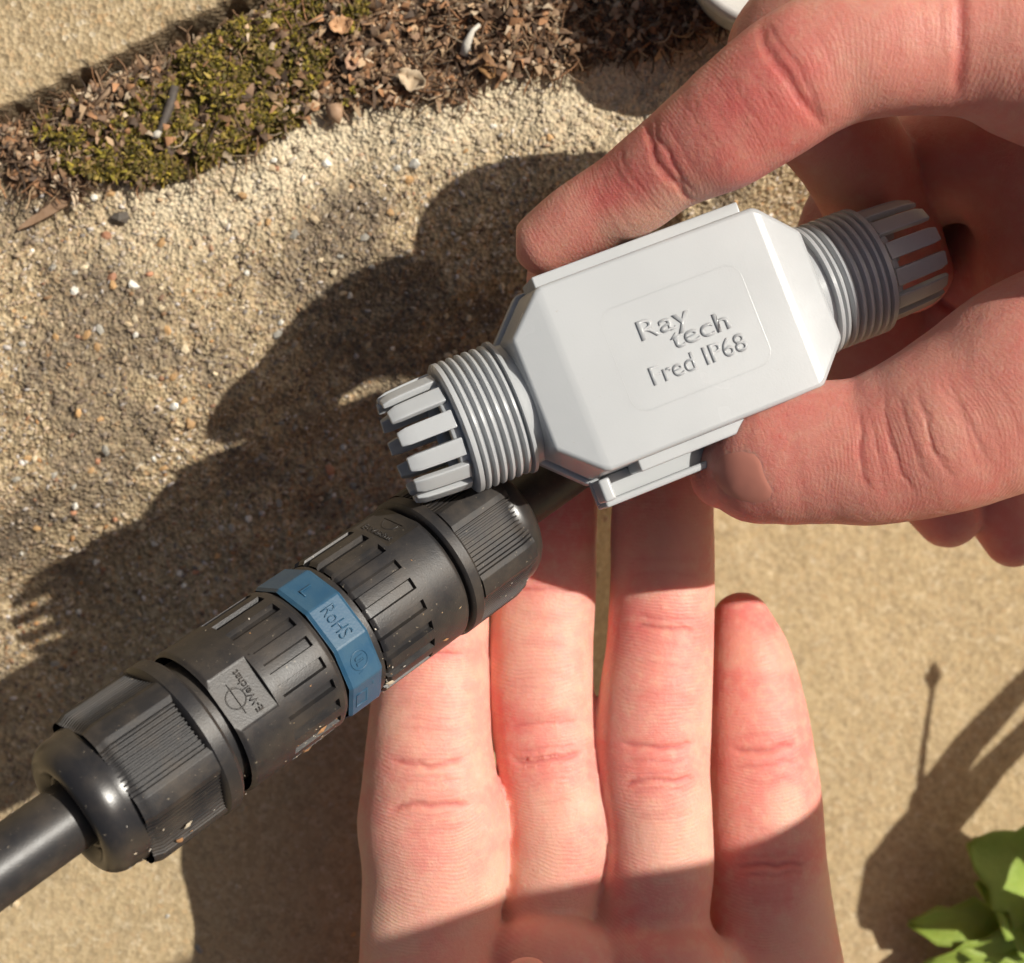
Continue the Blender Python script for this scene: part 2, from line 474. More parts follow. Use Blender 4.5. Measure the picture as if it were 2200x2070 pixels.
def pebbles():
    mats = [solid_mat('ochre_flint', (0.44, 0.25, 0.10), (0.55, 0.35, 0.17)), solid_mat('buff_flint', (0.58, 0.46, 0.29), (0.66, 0.55, 0.38)),
            solid_mat('pale_quartz', (0.66, 0.62, 0.53), (0.72, 0.69, 0.62), 400, 0.4), solid_mat('grey_flint', (0.30, 0.28, 0.24), (0.42, 0.38, 0.31)),
            solid_mat('red_flint', (0.42, 0.19, 0.10), (0.52, 0.27, 0.16)), solid_mat('tan_flint', (0.50, 0.38, 0.23), (0.58, 0.45, 0.29))]
    protos = []
    r = np.random.default_rng(5)
    for mi, m in enumerate(mats):
        for k in range(3):
            v = ICO_V * (1 + r.uniform(-0.3, 0.25, (12, 1))) * np.array([r.uniform(1.0, 1.45), r.uniform(.75, 1.0), r.uniform(.5, .8)])
            me = bpy.data.meshes.new('pebble'); me.from_pydata((v * MM).tolist(), [], ICO_F.tolist()); me.materials.append(m)
            protos.append((mi, me))
    n = 0
    # a few that can be picked out in the photo: px, py, size mm, material
    known = [(238, 595, 2.0, 4), (240, 612, 1.7, 0), (345, 520, 1.6, 0), (575, 475, 1.5, 0), (355, 710, 1.5, 0), (185, 720, 1.4, 0), (205, 745, 1.3, 0),
             (118, 725, 1.2, 0), (385, 860, 1.4, 0), (395, 905, 1.7, 0), (365, 810, 1.2, 0), (205, 900, 1.2, 0), (155, 625, 1.7, 2), (285, 612, 1.7, 2),
             (80, 450, 1.1, 2), (225, 505, 1.7, 4), (310, 345, 1.5, 2), (45, 985, 1.5, 0), (60, 985, 1.2, 1), (590, 345, 1.4, 2), (595, 362, 1.2, 4),
             (890, 350, 2.0, 2), (240, 415, 1.4, 0), (205, 425, 1.3, 2), (160, 585, 1.0, 3), (320, 590, 1.3, 4), (520, 420, 1.6, 0), (527, 585, 1.2, 2),
             (700, 350, 1.9, 2), (45, 740, 1.2, 3), (60, 690, 1.4, 1), (190, 990, 1.3, 4), (325, 1005, 1.2, 0), (175, 1010, 1.3, 0), (120, 1105, 1.3, 4)]
    spots = []
    for px, py, s, mi in known:
        p = P(px, py, 0.5); spots.append((p[0], p[1], s * 0.62, mi))
    while len(spots) < 285:
        x, y = r.uniform(-106, 60), r.uniform(-100, 95)
        if edge_d(x, y) > -6 or r.random() > rough_mask(x, y): continue
        if litter_mask(x, y) > 0.5 and r.random() > 0.25: continue
        spots.append((x, y, r.uniform(0.55, 1.05), r.choice(6, p=[.11, .34, .14, .15, .04, .22])))
    for x, y, s, mi in spots:
        me = [m for i, m in protos if i == mi][int(r.integers(3))]
        o = bpy.data.objects.new('pebble', me)
        o.location = Vector((x, y, float(ground_h(np.array(x), np.array(y))) + 0.08 * s)) * MM
        o.rotation_euler = (r.uniform(-.4, .4), r.uniform(-.4, .4), r.uniform(0, 6.28)); o.scale = (s, s, s)
        COL.objects.link(o); o.parent = GROUND
pebbles()

# ------------------------------------------------------------------ moss and litter in the joint
def leaflets(name, n, region, size, cols, mat, lift, up, wide=0.5, curl=0.5, parent=None, seed=3):
    """small bent two-quad blades"""
    r = np.random.default_rng(seed)
    x, y = region(n, r); n = len(x)
    z = ground_h(x, y) + lift * r.random(n) * (0.35 + 1.3 * np.clip(0.5 + vnoise(x, y, 3.2, seed + 50), 0, 1.3))
    s = size * (0.35 + 1.6 * r.random(n) ** 1.8)
    az = r.uniform(0, 2 * np.pi, n); el = up * r.uniform(-0.2, 1.0, n)
    d = np.stack([np.cos(az) * np.cos(el), np.sin(az) * np.cos(el), np.sin(el)], -1)
    side = np.stack([-np.sin(az), np.cos(az), 0.5 * r.normal(size=n)], -1)
    upv = np.cross(d, side)
    w = s * wide * r.uniform(0.6, 1.3, n)
    b = np.stack([x, y, z], -1)
    m = b + d * (s * 0.5)[:, None] + upv * (s * curl * r.uniform(-.2, .6, n))[:, None]
    t = b + d * s[:, None] + upv * (s * curl * r.uniform(-1, .4, n))[:, None]
    V = np.stack([b - side * (w * .25)[:, None], b + side * (w * .25)[:, None], m + side * (w * .55)[:, None], m - side * (w * .5)[:, None],
                  t + side * (w * .18)[:, None], t - side * (w * .12)[:, None]], 1)
    F = np.array([[0, 1, 2, 3], [3, 2, 4, 5]])[None] + (np.arange(n) * 6)[:, None, None]
    o = fast_obj(name, V.reshape(-1, 3), F.reshape(-1, 4), mat, parent, smooth=True)
    ci = r.integers(len(cols), size=n)
    c = np.repeat(np.clip(np.array(cols)[ci] * r.uniform(0.7, 1.3, (n, 1)), 0, 1), 6, 0)
    add_attr(o.data, 'col', c, 'FLOAT_COLOR')
    return o

def moss_amount(x, y):
    # olive cushions between slab and concrete, left half of the joint
    p = 0
    for px, py, rx, ry in [(400, 270, 20, 11), (300, 330, 13, 9), (520, 190, 15, 11), (580, 110, 11, 11), (560, 250, 10, 7), (440, 330, 13, 5), (470, 120, 13, 9), (610, 40, 11, 9), (640, 160, 7, 9)]:
        q = P(px, py, 2); p = np.maximum(p, 1 - np.hypot((x - q[0]) / rx, (y - q[1]) / ry))
    return p + 0.36 * vnoise(x, y, 6, 90) + 0.30 * vnoise(x, y, 2.2, 91)
def moss_region(n, r):
    x = r.uniform(-95, -25, n); y = r.uniform(50, 105, n)
    k = (moss_amount(x, y) > 0.06) & (r.random(n) < np.clip(moss_amount(x, y) * 3.5, 0.15, 1)) & (litter_mask(x, y) > 0.35) & (edge_d(x, y) < -3)
    return x[k], y[k]
def litter_region(n, r):
    x = r.uniform(-112, 65, n); y = r.uniform(52, 108, n)
    k = (litter_mask(x, y) > 0.25) & (edge_d(x, y) < -0.5) & ((moss_amount(x, y) < 0.12) | (r.random(n) < 0.22))
    k &= r.random(n) < np.interp(litter_mask(x, y), [0.25, 0.8], [0.3, 1])
    return x[k], y[k]
MOSS_C = [(0.17, 0.14, 0.018), (0.27, 0.215, 0.025), (0.12, 0.10, 0.02), (0.33, 0.245, 0.03), (0.085, 0.07, 0.02), (0.22, 0.155, 0.05), (0.32, 0.235, 0.06), (0.20, 0.13, 0.06)]
LIT_C = [(0.24, 0.13, 0.065), (0.38, 0.24, 0.14), (0.12, 0.07, 0.04), (0.50, 0.34, 0.20), (0.42, 0.21, 0.10), (0.26, 0.16, 0.10), (0.15, 0.09, 0.055), (0.09, 0.058, 0.04), (0.58, 0.45, 0.31), (0.33, 0.19, 0.10)]
tag(leaflets('moss', 190000, moss_region, 0.85, MOSS_C, attr_mat('moss', 0.7, 0.25, 0.2, 0.2), 1.7, 1.3, 0.40, 0.7, seed=11),
    'olive green moss cushion growing in the joint below the slab', 'moss', None, 'stuff')
tag(leaflets('leaf_litter', 62000, litter_region, 1.35, LIT_C, attr_mat('leaf_litter', 0.75, 0.3), 1.6, 0.9, 0.55, 1.1, seed=12),
    'brown crumbled leaf litter filling the joint along the top', 'litter', None, 'stuff')

def fibres():
    r = np.random.default_rng(21); V = []; F = []; C = []
    xs, ys = litter_region(10000, r)
    for x, y in zip(xs[:3400], ys[:3400]):
        L = r.uniform(3, 9); a = r.uniform(0, 6.28); cv = r.normal() * 0.25; w = r.uniform(0.08, 0.2); n = 6
        z0 = float(ground_h(np.array(x), np.array(y))) + r.uniform(0.4, 2.2); p = np.array([x, y, z0]); c = np.array(LIT_C[r.integers(len(LIT_C))]) * r.uniform(.6, 1.2)
        base = len(V)
        for i in range(n):
            sd = np.array([-math.sin(a), math.cos(a), 0])
            V += [p - sd * w, p + sd * w, p + np.array([0, 0, w * 1.6])]; C += [c] * 3
            p = p + np.array([math.cos(a), math.sin(a), r.normal() * 0.25]) * L / n; a += cv + r.normal() * 0.25
        for i in range(n - 1):
            k = base + 3 * i
            F += [[k, k + 1, k + 4, k + 3], [k + 1, k + 2, k + 5, k + 4], [k + 2, k, k + 3, k + 5]]
    o = fast_obj('root_fibres', np.array(V), np.array(F), attr_mat('root_fibre', 0.7, 0.3))
    add_attr(o.data, 'col', np.clip(np.array(C), 0, 1), 'FLOAT_COLOR')
    tag(o, 'thin brown dried root fibres tangled in the joint', 'fibres', None, 'stuff')
fibres()

def tube(pts, radii, n=10, cap=True):
    """closed tube through points; returns verts, faces"""
    pts = np.array(pts, float); m = len(pts); V = []; F = []
    radii = np.broadcast_to(np.array(radii, float), (m,))
    up = np.array([0.13, 0.2, 0.97]); N = None
    for i in range(m):
        T = nrm(pts[min(i + 1, m - 1)] - pts[max(i - 1, 0)])
        N = nrm(np.cross(T, up)) if N is None else nrm(N - T * np.dot(N, T))
        B = np.cross(T, N)
        for k in range(n):
            a = 2 * math.pi * k / n
            V.append(pts[i] + radii[i] * (math.cos(a) * N + math.sin(a) * B))
    for i in range(m - 1):
        for k in range(n):
            a = i * n + k; b = i * n + (k + 1) % n
            F.append([a, b, b + n, a + n])
    if cap:
        F.append(list(range(n))[::-1]); F.append(list(range((m - 1) * n, m * n)))
    return V, F

def gz(px, py, up=0.0):
    h = 0.0
    for _ in range(6):
        p = P(px, py, h); h = float(ground_h(np.array(p[0]), np.array(p[1]))) + up
    return P(px, py, h)

def small_things():
    dark = solid_mat('dark_twig', (0.06, 0.05, 0.045), (0.12, 0.095, 0.075), 900)
    bark = solid_mat('bark_chip', (0.30, 0.18, 0.10), (0.42, 0.27, 0.17), 700)
    pale = solid_mat('bleached_scrap', (0.62, 0.57, 0.48), (0.72, 0.68, 0.60), 700)
    tan = solid_mat('dry_stalk', (0.33, 0.21, 0.12), (0.45, 0.31, 0.2), 700)
    v, f = tube([gz(337, 290, 2.2), gz(352, 262, 2.8), gz(366, 225, 3.2), gz(376, 185, 3.0)], [0.5, 0.9, 1.0, 0.8], 8)
    o = mesh_obj('twig', v, f, dark); tag(o, 'short dark twig lying in the moss', 'twig')
    v, f = tube([gz(328, 296, 2.6), gz(336, 290, 3.0), gz(345, 282, 2.6)], [0.4, 0.85, 0.4], 8)
    o = mesh_obj('stone_chip', v, f, pale); tag(o, 'small white chip at the lower end of the dark twig', 'chip')
    v, f = tube([gz(195, 168, 2.0), gz(228, 158, 2.6), gz(262, 148, 2.2)], [0.4, 0.7, 0.3], 7)
    o = mesh_obj('straw', v, f, pale); tag(o, 'bleached straw lying under the slab edge', 'straw')
    v, f = tube([gz(200, 230, 2.5), gz(245, 185, 3.2), gz(300, 130, 3.2), gz(345, 80, 2.8)], [0.45, 0.6, 0.6, 0.3], 7)
    o = mesh_obj('stalk', v, f, tan); tag(o, 'thin brown stalk running beside the slab edge above the moss', 'stalk')
    v, f = tube([gz(1000, 118, 2.8), gz(1004, 92, 3.4), gz(1016, 66, 3.6), gz(1030, 54, 3.0)], [1.15, 0.9, 0.5, 0.45], 8)
    o = mesh_obj('snail_scrap', v, f, pale); tag(o, 'pale curved scrap standing out of the brown litter', 'scrap')
    # bark chip: a bent slab of wood
    V = []; F = []
    for i, (px, py, w) in enumerate([(42, 492, 0.5), (80, 468, 1.6), (120, 445, 1.9), (150, 432, 1.2)]):
        c = gz(px, py, 1.0 + 0.3 * (i % 2)); sd = np.array([0.45, 0.9, 0.1])
        V += [c - sd * w, c + sd * w, c + sd * w + [0, 0, 0.6], c - sd * w + [0, 0, 0.7]]
    for i in range(3):
        k = 4 * i
        for a in range(4): F.append([k + a, k + (a + 1) % 4, k + 4 + (a + 1) % 4, k + 4 + a])
    F += [[3, 2, 1, 0], [12, 13, 14, 15]]
    o = mesh_obj('bark_chip', V, F, bark, smooth=False); tag(o, 'flat reddish bark chip at the left edge below the moss', 'bark chip')
    # cone-like seed husk
    v, f = tube([gz(728, 268, 2.4), gz(722, 250, 2.6), gz(718, 232, 2.2)], [0.2, 1.5, 1.9], 9)
    o = mesh_obj('seed_husk', v, f, bark); tag(o, 'brown cone-shaped husk at the litter edge right of the moss', 'husk')
    # dark angular stone
    r = np.random.default_rng(8)
    c = gz(258, 468, 0.8); v = ICO_V * (1 + r.uniform(-.2, .2, (12, 1))) * np.array([2.4, 1.3, 1.2]) + c
    o = mesh_obj('stone', v, ICO_F, solid_mat('dark_stone', (0.10, 0.085, 0.07), (0.17, 0.14, 0.11), 500), smooth=False)
    tag(o, 'dark angular stone on the concrete below the moss', 'stone')
    # dead leaves: curled sheets with thickness
    def leaf(px, py, L, W, az, mat, label, lift=2.2, curl=0.5):
        c = gz(px, py, lift); V = []; F = []; n = 9
        d = np.array([math.cos(az), math.sin(az), 0]); s = np.array([-d[1], d[0], 0])
        for i in range(n):
            t = i / (n - 1); w = W * (math.sin(math.pi * min(0.97, 0.08 + t * 0.9)) ** 0.8) * r.uniform(0.8, 1.1)
            for j in range(5):
                q = (j - 2) / 2
                V.append(c + d * L * (t - .5) + s * w * q + np.array([0, 0, curl * L * (0.9 * q * q * .35 + (t - .5) ** 2) + 0.45 * r.normal()]))
        for i in range(n - 1):
            for j in range(4):
                k = i * 5 + j; F.append([k, k + 5, k + 6, k + 1])
        o = mesh_obj('dead_leaf', V, F, mat)
        md = o.modifiers.new('thick', 'SOLIDIFY'); md.thickness = 0.00018
        tag(o, label, 'leaf')
    leaf(735, 55, 4.6, 1.7, 0.3, solid_mat('rust_leaf', (0.40, 0.20, 0.09), (0.50, 0.29, 0.15)), 'rust-coloured dead leaf among the litter at the top', 2.4)
    leaf(1045, 140, 6, 1.6, 1.9, solid_mat('orange_leaf', (0.34, 0.17, 0.06), (0.42, 0.23, 0.09)), 'orange-brown frond on the litter right of the pale scrap', 2.6, 0.3)
    leaf(885, 175, 5.5, 2.0, 2.7, solid_mat('pale_leaf', (0.33, 0.25, 0.16), (0.45, 0.35, 0.24)), 'pale curled dead leaf over a dark hollow in the litter', 3.2, 0.7)
    leaf(760, 130, 4.4, 1.5, 1.2, solid_mat('pink_leaf', (0.32, 0.18, 0.11), (0.42, 0.26, 0.17)), 'pinkish brown leaf scrap in the middle of the litter', 2.6)
small_things()

def lathe(profile, n=48, close=False):
    """profile list of (axial, radius); axis +X"""
    V = []; F = []
    for s, r in profile:
        for k in range(n):
            a = 2 * math.pi * k / n
            V.append([s, r * math.cos(a), r * math.sin(a)])
    for i in range(len(profile) - 1):
        for k in range(n):
            a = i * n + k; b = i * n + (k + 1) % n
            F.append([a, a + n, b + n, b])
    if close:
        m = len(profile)
        for k in range(n):
            a = (m - 1) * n + k; b = (m - 1) * n + (k + 1) % n
            F.append([a, k, (k + 1) % n, b])
    else:
        F.append(list(range(n))); F.append(list(range((len(profile) - 1) * n, len(profile) * n))[::-1])
    return np.array(V, float), F

def white_pot():
    t = NT('white_glaze'); t.b.inputs['Base Color'].default_value = (0.72, 0.71, 0.68, 1); t.b.inputs['Roughness'].default_value = 0.35
    n = t.noise(t.coord(), 80, 3); t.l(t.mix(n, (0.46, 0.44, 0.41), (0.54, 0.52, 0.49)), t.b.inputs['Base Color'])
    v, f = lathe([(0, 14), (1, 15.2), (16, 18), (19, 19.5), (22, 19.8), (23.5, 19), (23, 17.6), (19, 16.6), (4, 13.2), (3.5, 0.3)], 64)
    v = np.stack([v[:, 1], v[:, 2], v[:, 0]], -1)
    o = mesh_obj('pot', v, f, t.m)
    c = P(1634, -79, 3); o.location = Vector((c[0], c[1], 3.0)) * MM
    tag(o, 'white rounded pot rim peeping in at the top edge behind the finger', 'pot')
white_pot()

# ------------------------------------------------------------------ white connector
def wconn():
    tilt = math.radians(10); az = math.radians(21.5)
    eu = np.array([math.cos(az), math.sin(az), 0]); ev = np.array([-math.sin(az), math.cos(az), 0]); ez = np.array([0, 0, 1.0])
    ax = eu * math.cos(tilt) - ez * math.sin(tilt); zz = eu * math.sin(tilt) + ez * math.cos(tilt)
    R = Matrix((ax, ev, zz)).transposed()
    c = P(1466, 725, 70)
    root = empty('gel_joint_connector', c, R)
    tag(root, 'white plastic cable joint box with two slotted threaded ends pinched between finger and thumb', 'connector')
    root.location = Vector(c) * MM

    def octa(hl, hw, cu, cv, z):        # half length, half width, corner cuts
        return [(hl - cu, hw, z), (hl, hw - cv, z), (hl, -hw + cv, z), (hl - cu, -hw, z), (-hl + cu, -hw, z), (-hl, -hw + cv, z), (-hl, hw - cv, z), (-hl + cu, hw, z)]
    def bevel(o, w, seg=3):
        b = o.modifiers.new('bevel', 'BEVEL'); b.width = w * MM; b.segments = seg; b.limit_method = 'ANGLE'; b.angle_limit = math.radians(8)
        b.harden_normals = False
        o.data.shade_smooth()
        wn_ = o.modifiers.new('wn', 'WEIGHTED_NORMAL'); wn_.keep_sharp = False
    # upper shell: flat face, sloping end facets, side walls
    top = octa(25.4, 15.4, 6.4, 6.2, 0); rim = octa(26.0, 15.9, 6.3, 6.3, -11.0)
    V = []
    for (x, y, z) in top: V.append((x, y, -1.35 if abs(x) > 20 else 0.0))
    V += rim
    F = [[0, 3, 4, 7], [0, 1, 2, 3], [4, 5, 6, 7]]
    F = [[7, 4, 3, 0], [3, 2, 1, 0], [7, 6, 5, 4]]
    for i in range(8):
        j = (i + 1) % 8
        F.append([i, j, 8 + j, 8 + i])
    F.append([8 + i for i in range(8)])
    o = mesh_obj('upper_shell', V, F, M_WHITE, root, True)
    bm = bmesh.new(); bm.from_mesh(o.data); bmesh.ops.recalc_face_normals(bm, faces=bm.faces[:]); bm.to_mesh(o.data); bm.free()
    bevel(o, 0.75, 4)
    # lower shell, a little larger
    a = octa(27.0, 16.6, 7.0, 7.0, -11.4); b = octa(27.0, 16.6, 7.0, 7.0, -14.5); d = octa(25.0, 15.0, 7.5, 7.5, -26)
    V = a + b + d; F = []
    for r_ in range(2):
        for i in range(8):
            j = (i + 1) % 8; F.append([r_ * 8 + i, r_ * 8 + j, r_ * 8 + 8 + j, r_ * 8 + 8 + i])
    F += [[7, 6, 5, 4, 3, 2, 1, 0], list(range(16, 24))]
    o = mesh_obj('lower_shell', V, F, M_WHITE, root, True)
    bm = bmesh.new(); bm.from_mesh(o.data); bmesh.ops.recalc_face_normals(bm, faces=bm.faces[:]); bm.to_mesh(o.data); bm.free()
    bevel(o, 0.6, 3)

    def box(name, x0, x1, y0, y1, z0, z1, w=0.25, shear=0.0):
        V = [(x0, y0, z0), (x1, y0, z0), (x1, y1, z0), (x0, y1, z0), (x0 + shear, y0, z1), (x1 - shear, y0, z1), (x1 - shear, y1, z1), (x0 + shear, y1, z1)]
        F = [[3, 2, 1, 0], [4, 5, 6, 7], [0, 1, 5, 4], [1, 2, 6, 5], [2, 3, 7, 6], [3, 0, 4, 7]]
        o = mesh_obj(name, V, F, M_WHITE, root); bevel(o, w, 2); return o
    # far side lip (under the fingertip) and near side hinge lip with its clip tabs
    box('side_lip', -18.6, 17.6, 15.2, 17.4, -11.2, -2.6, 0.3)
    box('hinge_plate', -20.0, 13.0, -20.2, -15.9, -12.8, -11.2, 0.3)
    box('hinge_lip', -20.0, 13.0, -20.9, -19.7, -12.8, -9.0, 0.35, 0.8)
    box('clip_tab', -13.2, 6.0, -17.4, -15.3, -11.2, -3.4, 0.3)
    box('clip_tab', -19.9, -17.0, -20.0, -16.2, -11.3, -7.6, 0.4, 0.5)

    # threaded ends
    gz_ = -12.8
    LS = {-1: 0.92, 1: 0.99}
    def gland(sgn):
        # neck and thread rings
        prof = [(24.5, 10.2), (27.2, 10.2), (27.4, 11.3), (28.0, 11.3), (28.2, 10.2)]
        s = 28.2
        for k in range(6):
            prof += [(s + 0.15, 10.15), (s + 0.55, 11.0), (s + 0.95, 11.05), (s + 1.35, 10.15)]; s += 1.48
        prof += [(s + 0.1, 10.3), (s + 0.3, 11.0), (s + 1.1, 11.0), (s + 1.5, 10.5), (s + 1.5, 7.9), (25.0, 7.6)]
        v, f = lathe(prof, 96, close=True)
        v[:, 0] *= sgn; v[:, 2] += gz_
        if sgn < 0: f = [q[::-1] for q in f]
        v[:, 0] = sgn * (25 + (np.abs(v[:, 0]) - 25) * (LS[sgn]))
        th = mesh_obj('threaded_end', v, f, M_WHITE, root)
        md = th.modifiers.new('e', 'EDGE_SPLIT'); md.split_angle = math.radians(50)
        # inner seat ring that the prongs grow from
        e = s + 1.5
        v, f = lathe([(e - 1.0, 8.9), (e + 1.6, 8.9), (e + 1.9, 8.6), (e + 1.9, 7.5), (e - 1.0, 7.3)], 72, close=True)
        v[:, 0] = sgn * (25 + (v[:, 0] - 25) * LS[sgn]); v[:, 2] += gz_
        if sgn < 0: f = [q[::-1] for q in f]
        mesh_obj('inner_collar', v, f, M_WHITE, th)
        N = 13
        for k in range(N):
            a0 = 2 * math.pi * (k + 0.25) / N; hw = 0.155
            V = []; L = 10.0; segs = 6
            for i in range(7):
                t = i / 6
                ro = 9.75 - 0.55 * t ** 1.6; ri = ro - 1.15
                x = e + 0.5 + L * t
                shrink = 1.0 if i < 6 else 0.86
                if i == 6: ro -= 0.35
                for j in range(5):
                    a = a0 + (j - 2) / 2 * hw * shrink
                    flat = ro * math.cos(hw) / math.cos((j - 2) / 2 * hw) * 1.012
                    xx = sgn * (25 + (x - 25) * LS[sgn]); V.append((xx, flat * math.sin(a), gz_ + flat * math.cos(a)))
                for j in range(5):
                    a = a0 + (2 - j) / 2 * hw * shrink
                    V.append((xx, ri * math.sin(a), gz_ + ri * math.cos(a)))
            F = []
            for i in range(6):
                for j in range(10):
                    p = i * 10 + j; q = i * 10 + (j + 1) % 10
                    F.append([p, q, q + 10, p + 10])
            F += [list(range(10))[::-1], list(range(60, 70))]
            o = mesh_obj('prong', V, F, M_WHITE, th)
            bm = bmesh.new(); bm.from_mesh(o.data); bmesh.ops.recalc_face_normals(bm, faces=bm.faces[:]); bm.to_mesh(o.data); bm.free()
            b = o.modifiers.new('bevel', 'BEVEL'); b.width = 0.22 * MM; b.segments = 2; b.limit_method = 'ANGLE'; b.angle_limit = math.radians(35)
            w = o.modifiers.new('wn', 'WEIGHTED_NORMAL')
    gland(-1); gland(1)

    # raised lettering and the thin raised frame
    def text(body, x, y, width, height, z, name, bold=0.0, shear=0.0, ext=0.16):
        cu = bpy.data.curves.new(name, 'FONT'); cu.body = body; cu.size = 1.0; cu.offset = bold; cu.shear = shear; cu.resolution_u = 6
        ob = bpy.data.objects.new(name, cu); COL.objects.link(ob)
        bpy.context.view_layer.update()
        dg = bpy.context.evaluated_depsgraph_get()
        me0 = bpy.data.meshes.new_from_object(ob.evaluated_get(dg)); bpy.data.objects.remove(ob)
        bm = bmesh.new(); bm.from_mesh(me0)
        xs = [v.co.x for v in bm.verts]; ys = [v.co.y for v in bm.verts]
        cap = 0.69
        sx = width / (max(xs) - min(xs)); sy = height / cap; x0 = min(xs)
        r_ = bmesh.ops.extrude_face_region(bm, geom=bm.faces[:])
        for el in r_['geom']:
            if isinstance(el, bmesh.types.BMVert): el.co.z += 1.0
        for v in bm.verts:
            v.co = Vector(((x + (v.co.x - x0) * sx) * MM, (y + v.co.y * sy) * MM, (z - 0.05 + v.co.z * (ext + 0.05)) * MM))
        bmesh.ops.recalc_face_normals(bm, faces=bm.faces[:])
        me = bpy.data.meshes.new(name); bm.to_mesh(me); bm.free()
        me.materials.append(M_WHITE)
        o = bpy.data.objects.new(name, me); COL.objects.link(o); o.parent = root
        return o
    text('Ray', -6.3, 1.7, 8.8, 3.1, 0, 'lettering', 0.012, 0.0, 0.22)
    text('tech', -1.9, -1.35, 10.0, 3.0, 0, 'lettering', 0.012, 0.0, 0.22)
    text('Fred IP68', -7.1, -5.5, 16.6, 2.9, 0, 'lettering', 0.008, 0.0, 0.21)
    # corner marks of the raised frame
    V = []; F = []
    path = []
    hx, hy, rr = 12.2, 8.5, 2.6
    for cx, cy, a0 in ((hx - rr, hy - rr, 0), (-hx + rr, hy - rr, 90), (-hx + rr, -hy + rr, 180), (hx - rr, -hy + rr, 270)):
        for i in range(9):
            a = math.radians(a0 + i * 90 / 8); path.append((cx + 0.6 + rr * math.cos(a), cy - 0.3 + rr * math.sin(a)))
    n = len(path)
    for i in range(n):
        p = np.array(path[i]); q = np.array(path[(i + 1) % n]); o_ = np.array(path[i - 1]); t = nrm(q - o_); nn = np.array([-t[1], t[0]])
        for off, z in ((-0.34, -0.05), (-0.05, 0.003), (0.05, 0.003), (0.34, -0.05)):
            pp = p + nn * off; V.append((pp[0], pp[1], z))
    for i in range(n):
        for j in range(3):
            a = i * 4 + j; b = ((i + 1) % n) * 4 + j
            F.append([a, b, b + 1, a + 1])
    mesh_obj('raised_frame', V, F, M_WHITE, root)
    return root
wconn()

# ------------------------------------------------------------------ black connector
def polyr(phi, d, n):                # radius of an n-gon with inradius d at angle phi
    w = 2 * math.pi / n
    p = (phi + w / 2) % w - w / 2
    return d / np.cos(p), p

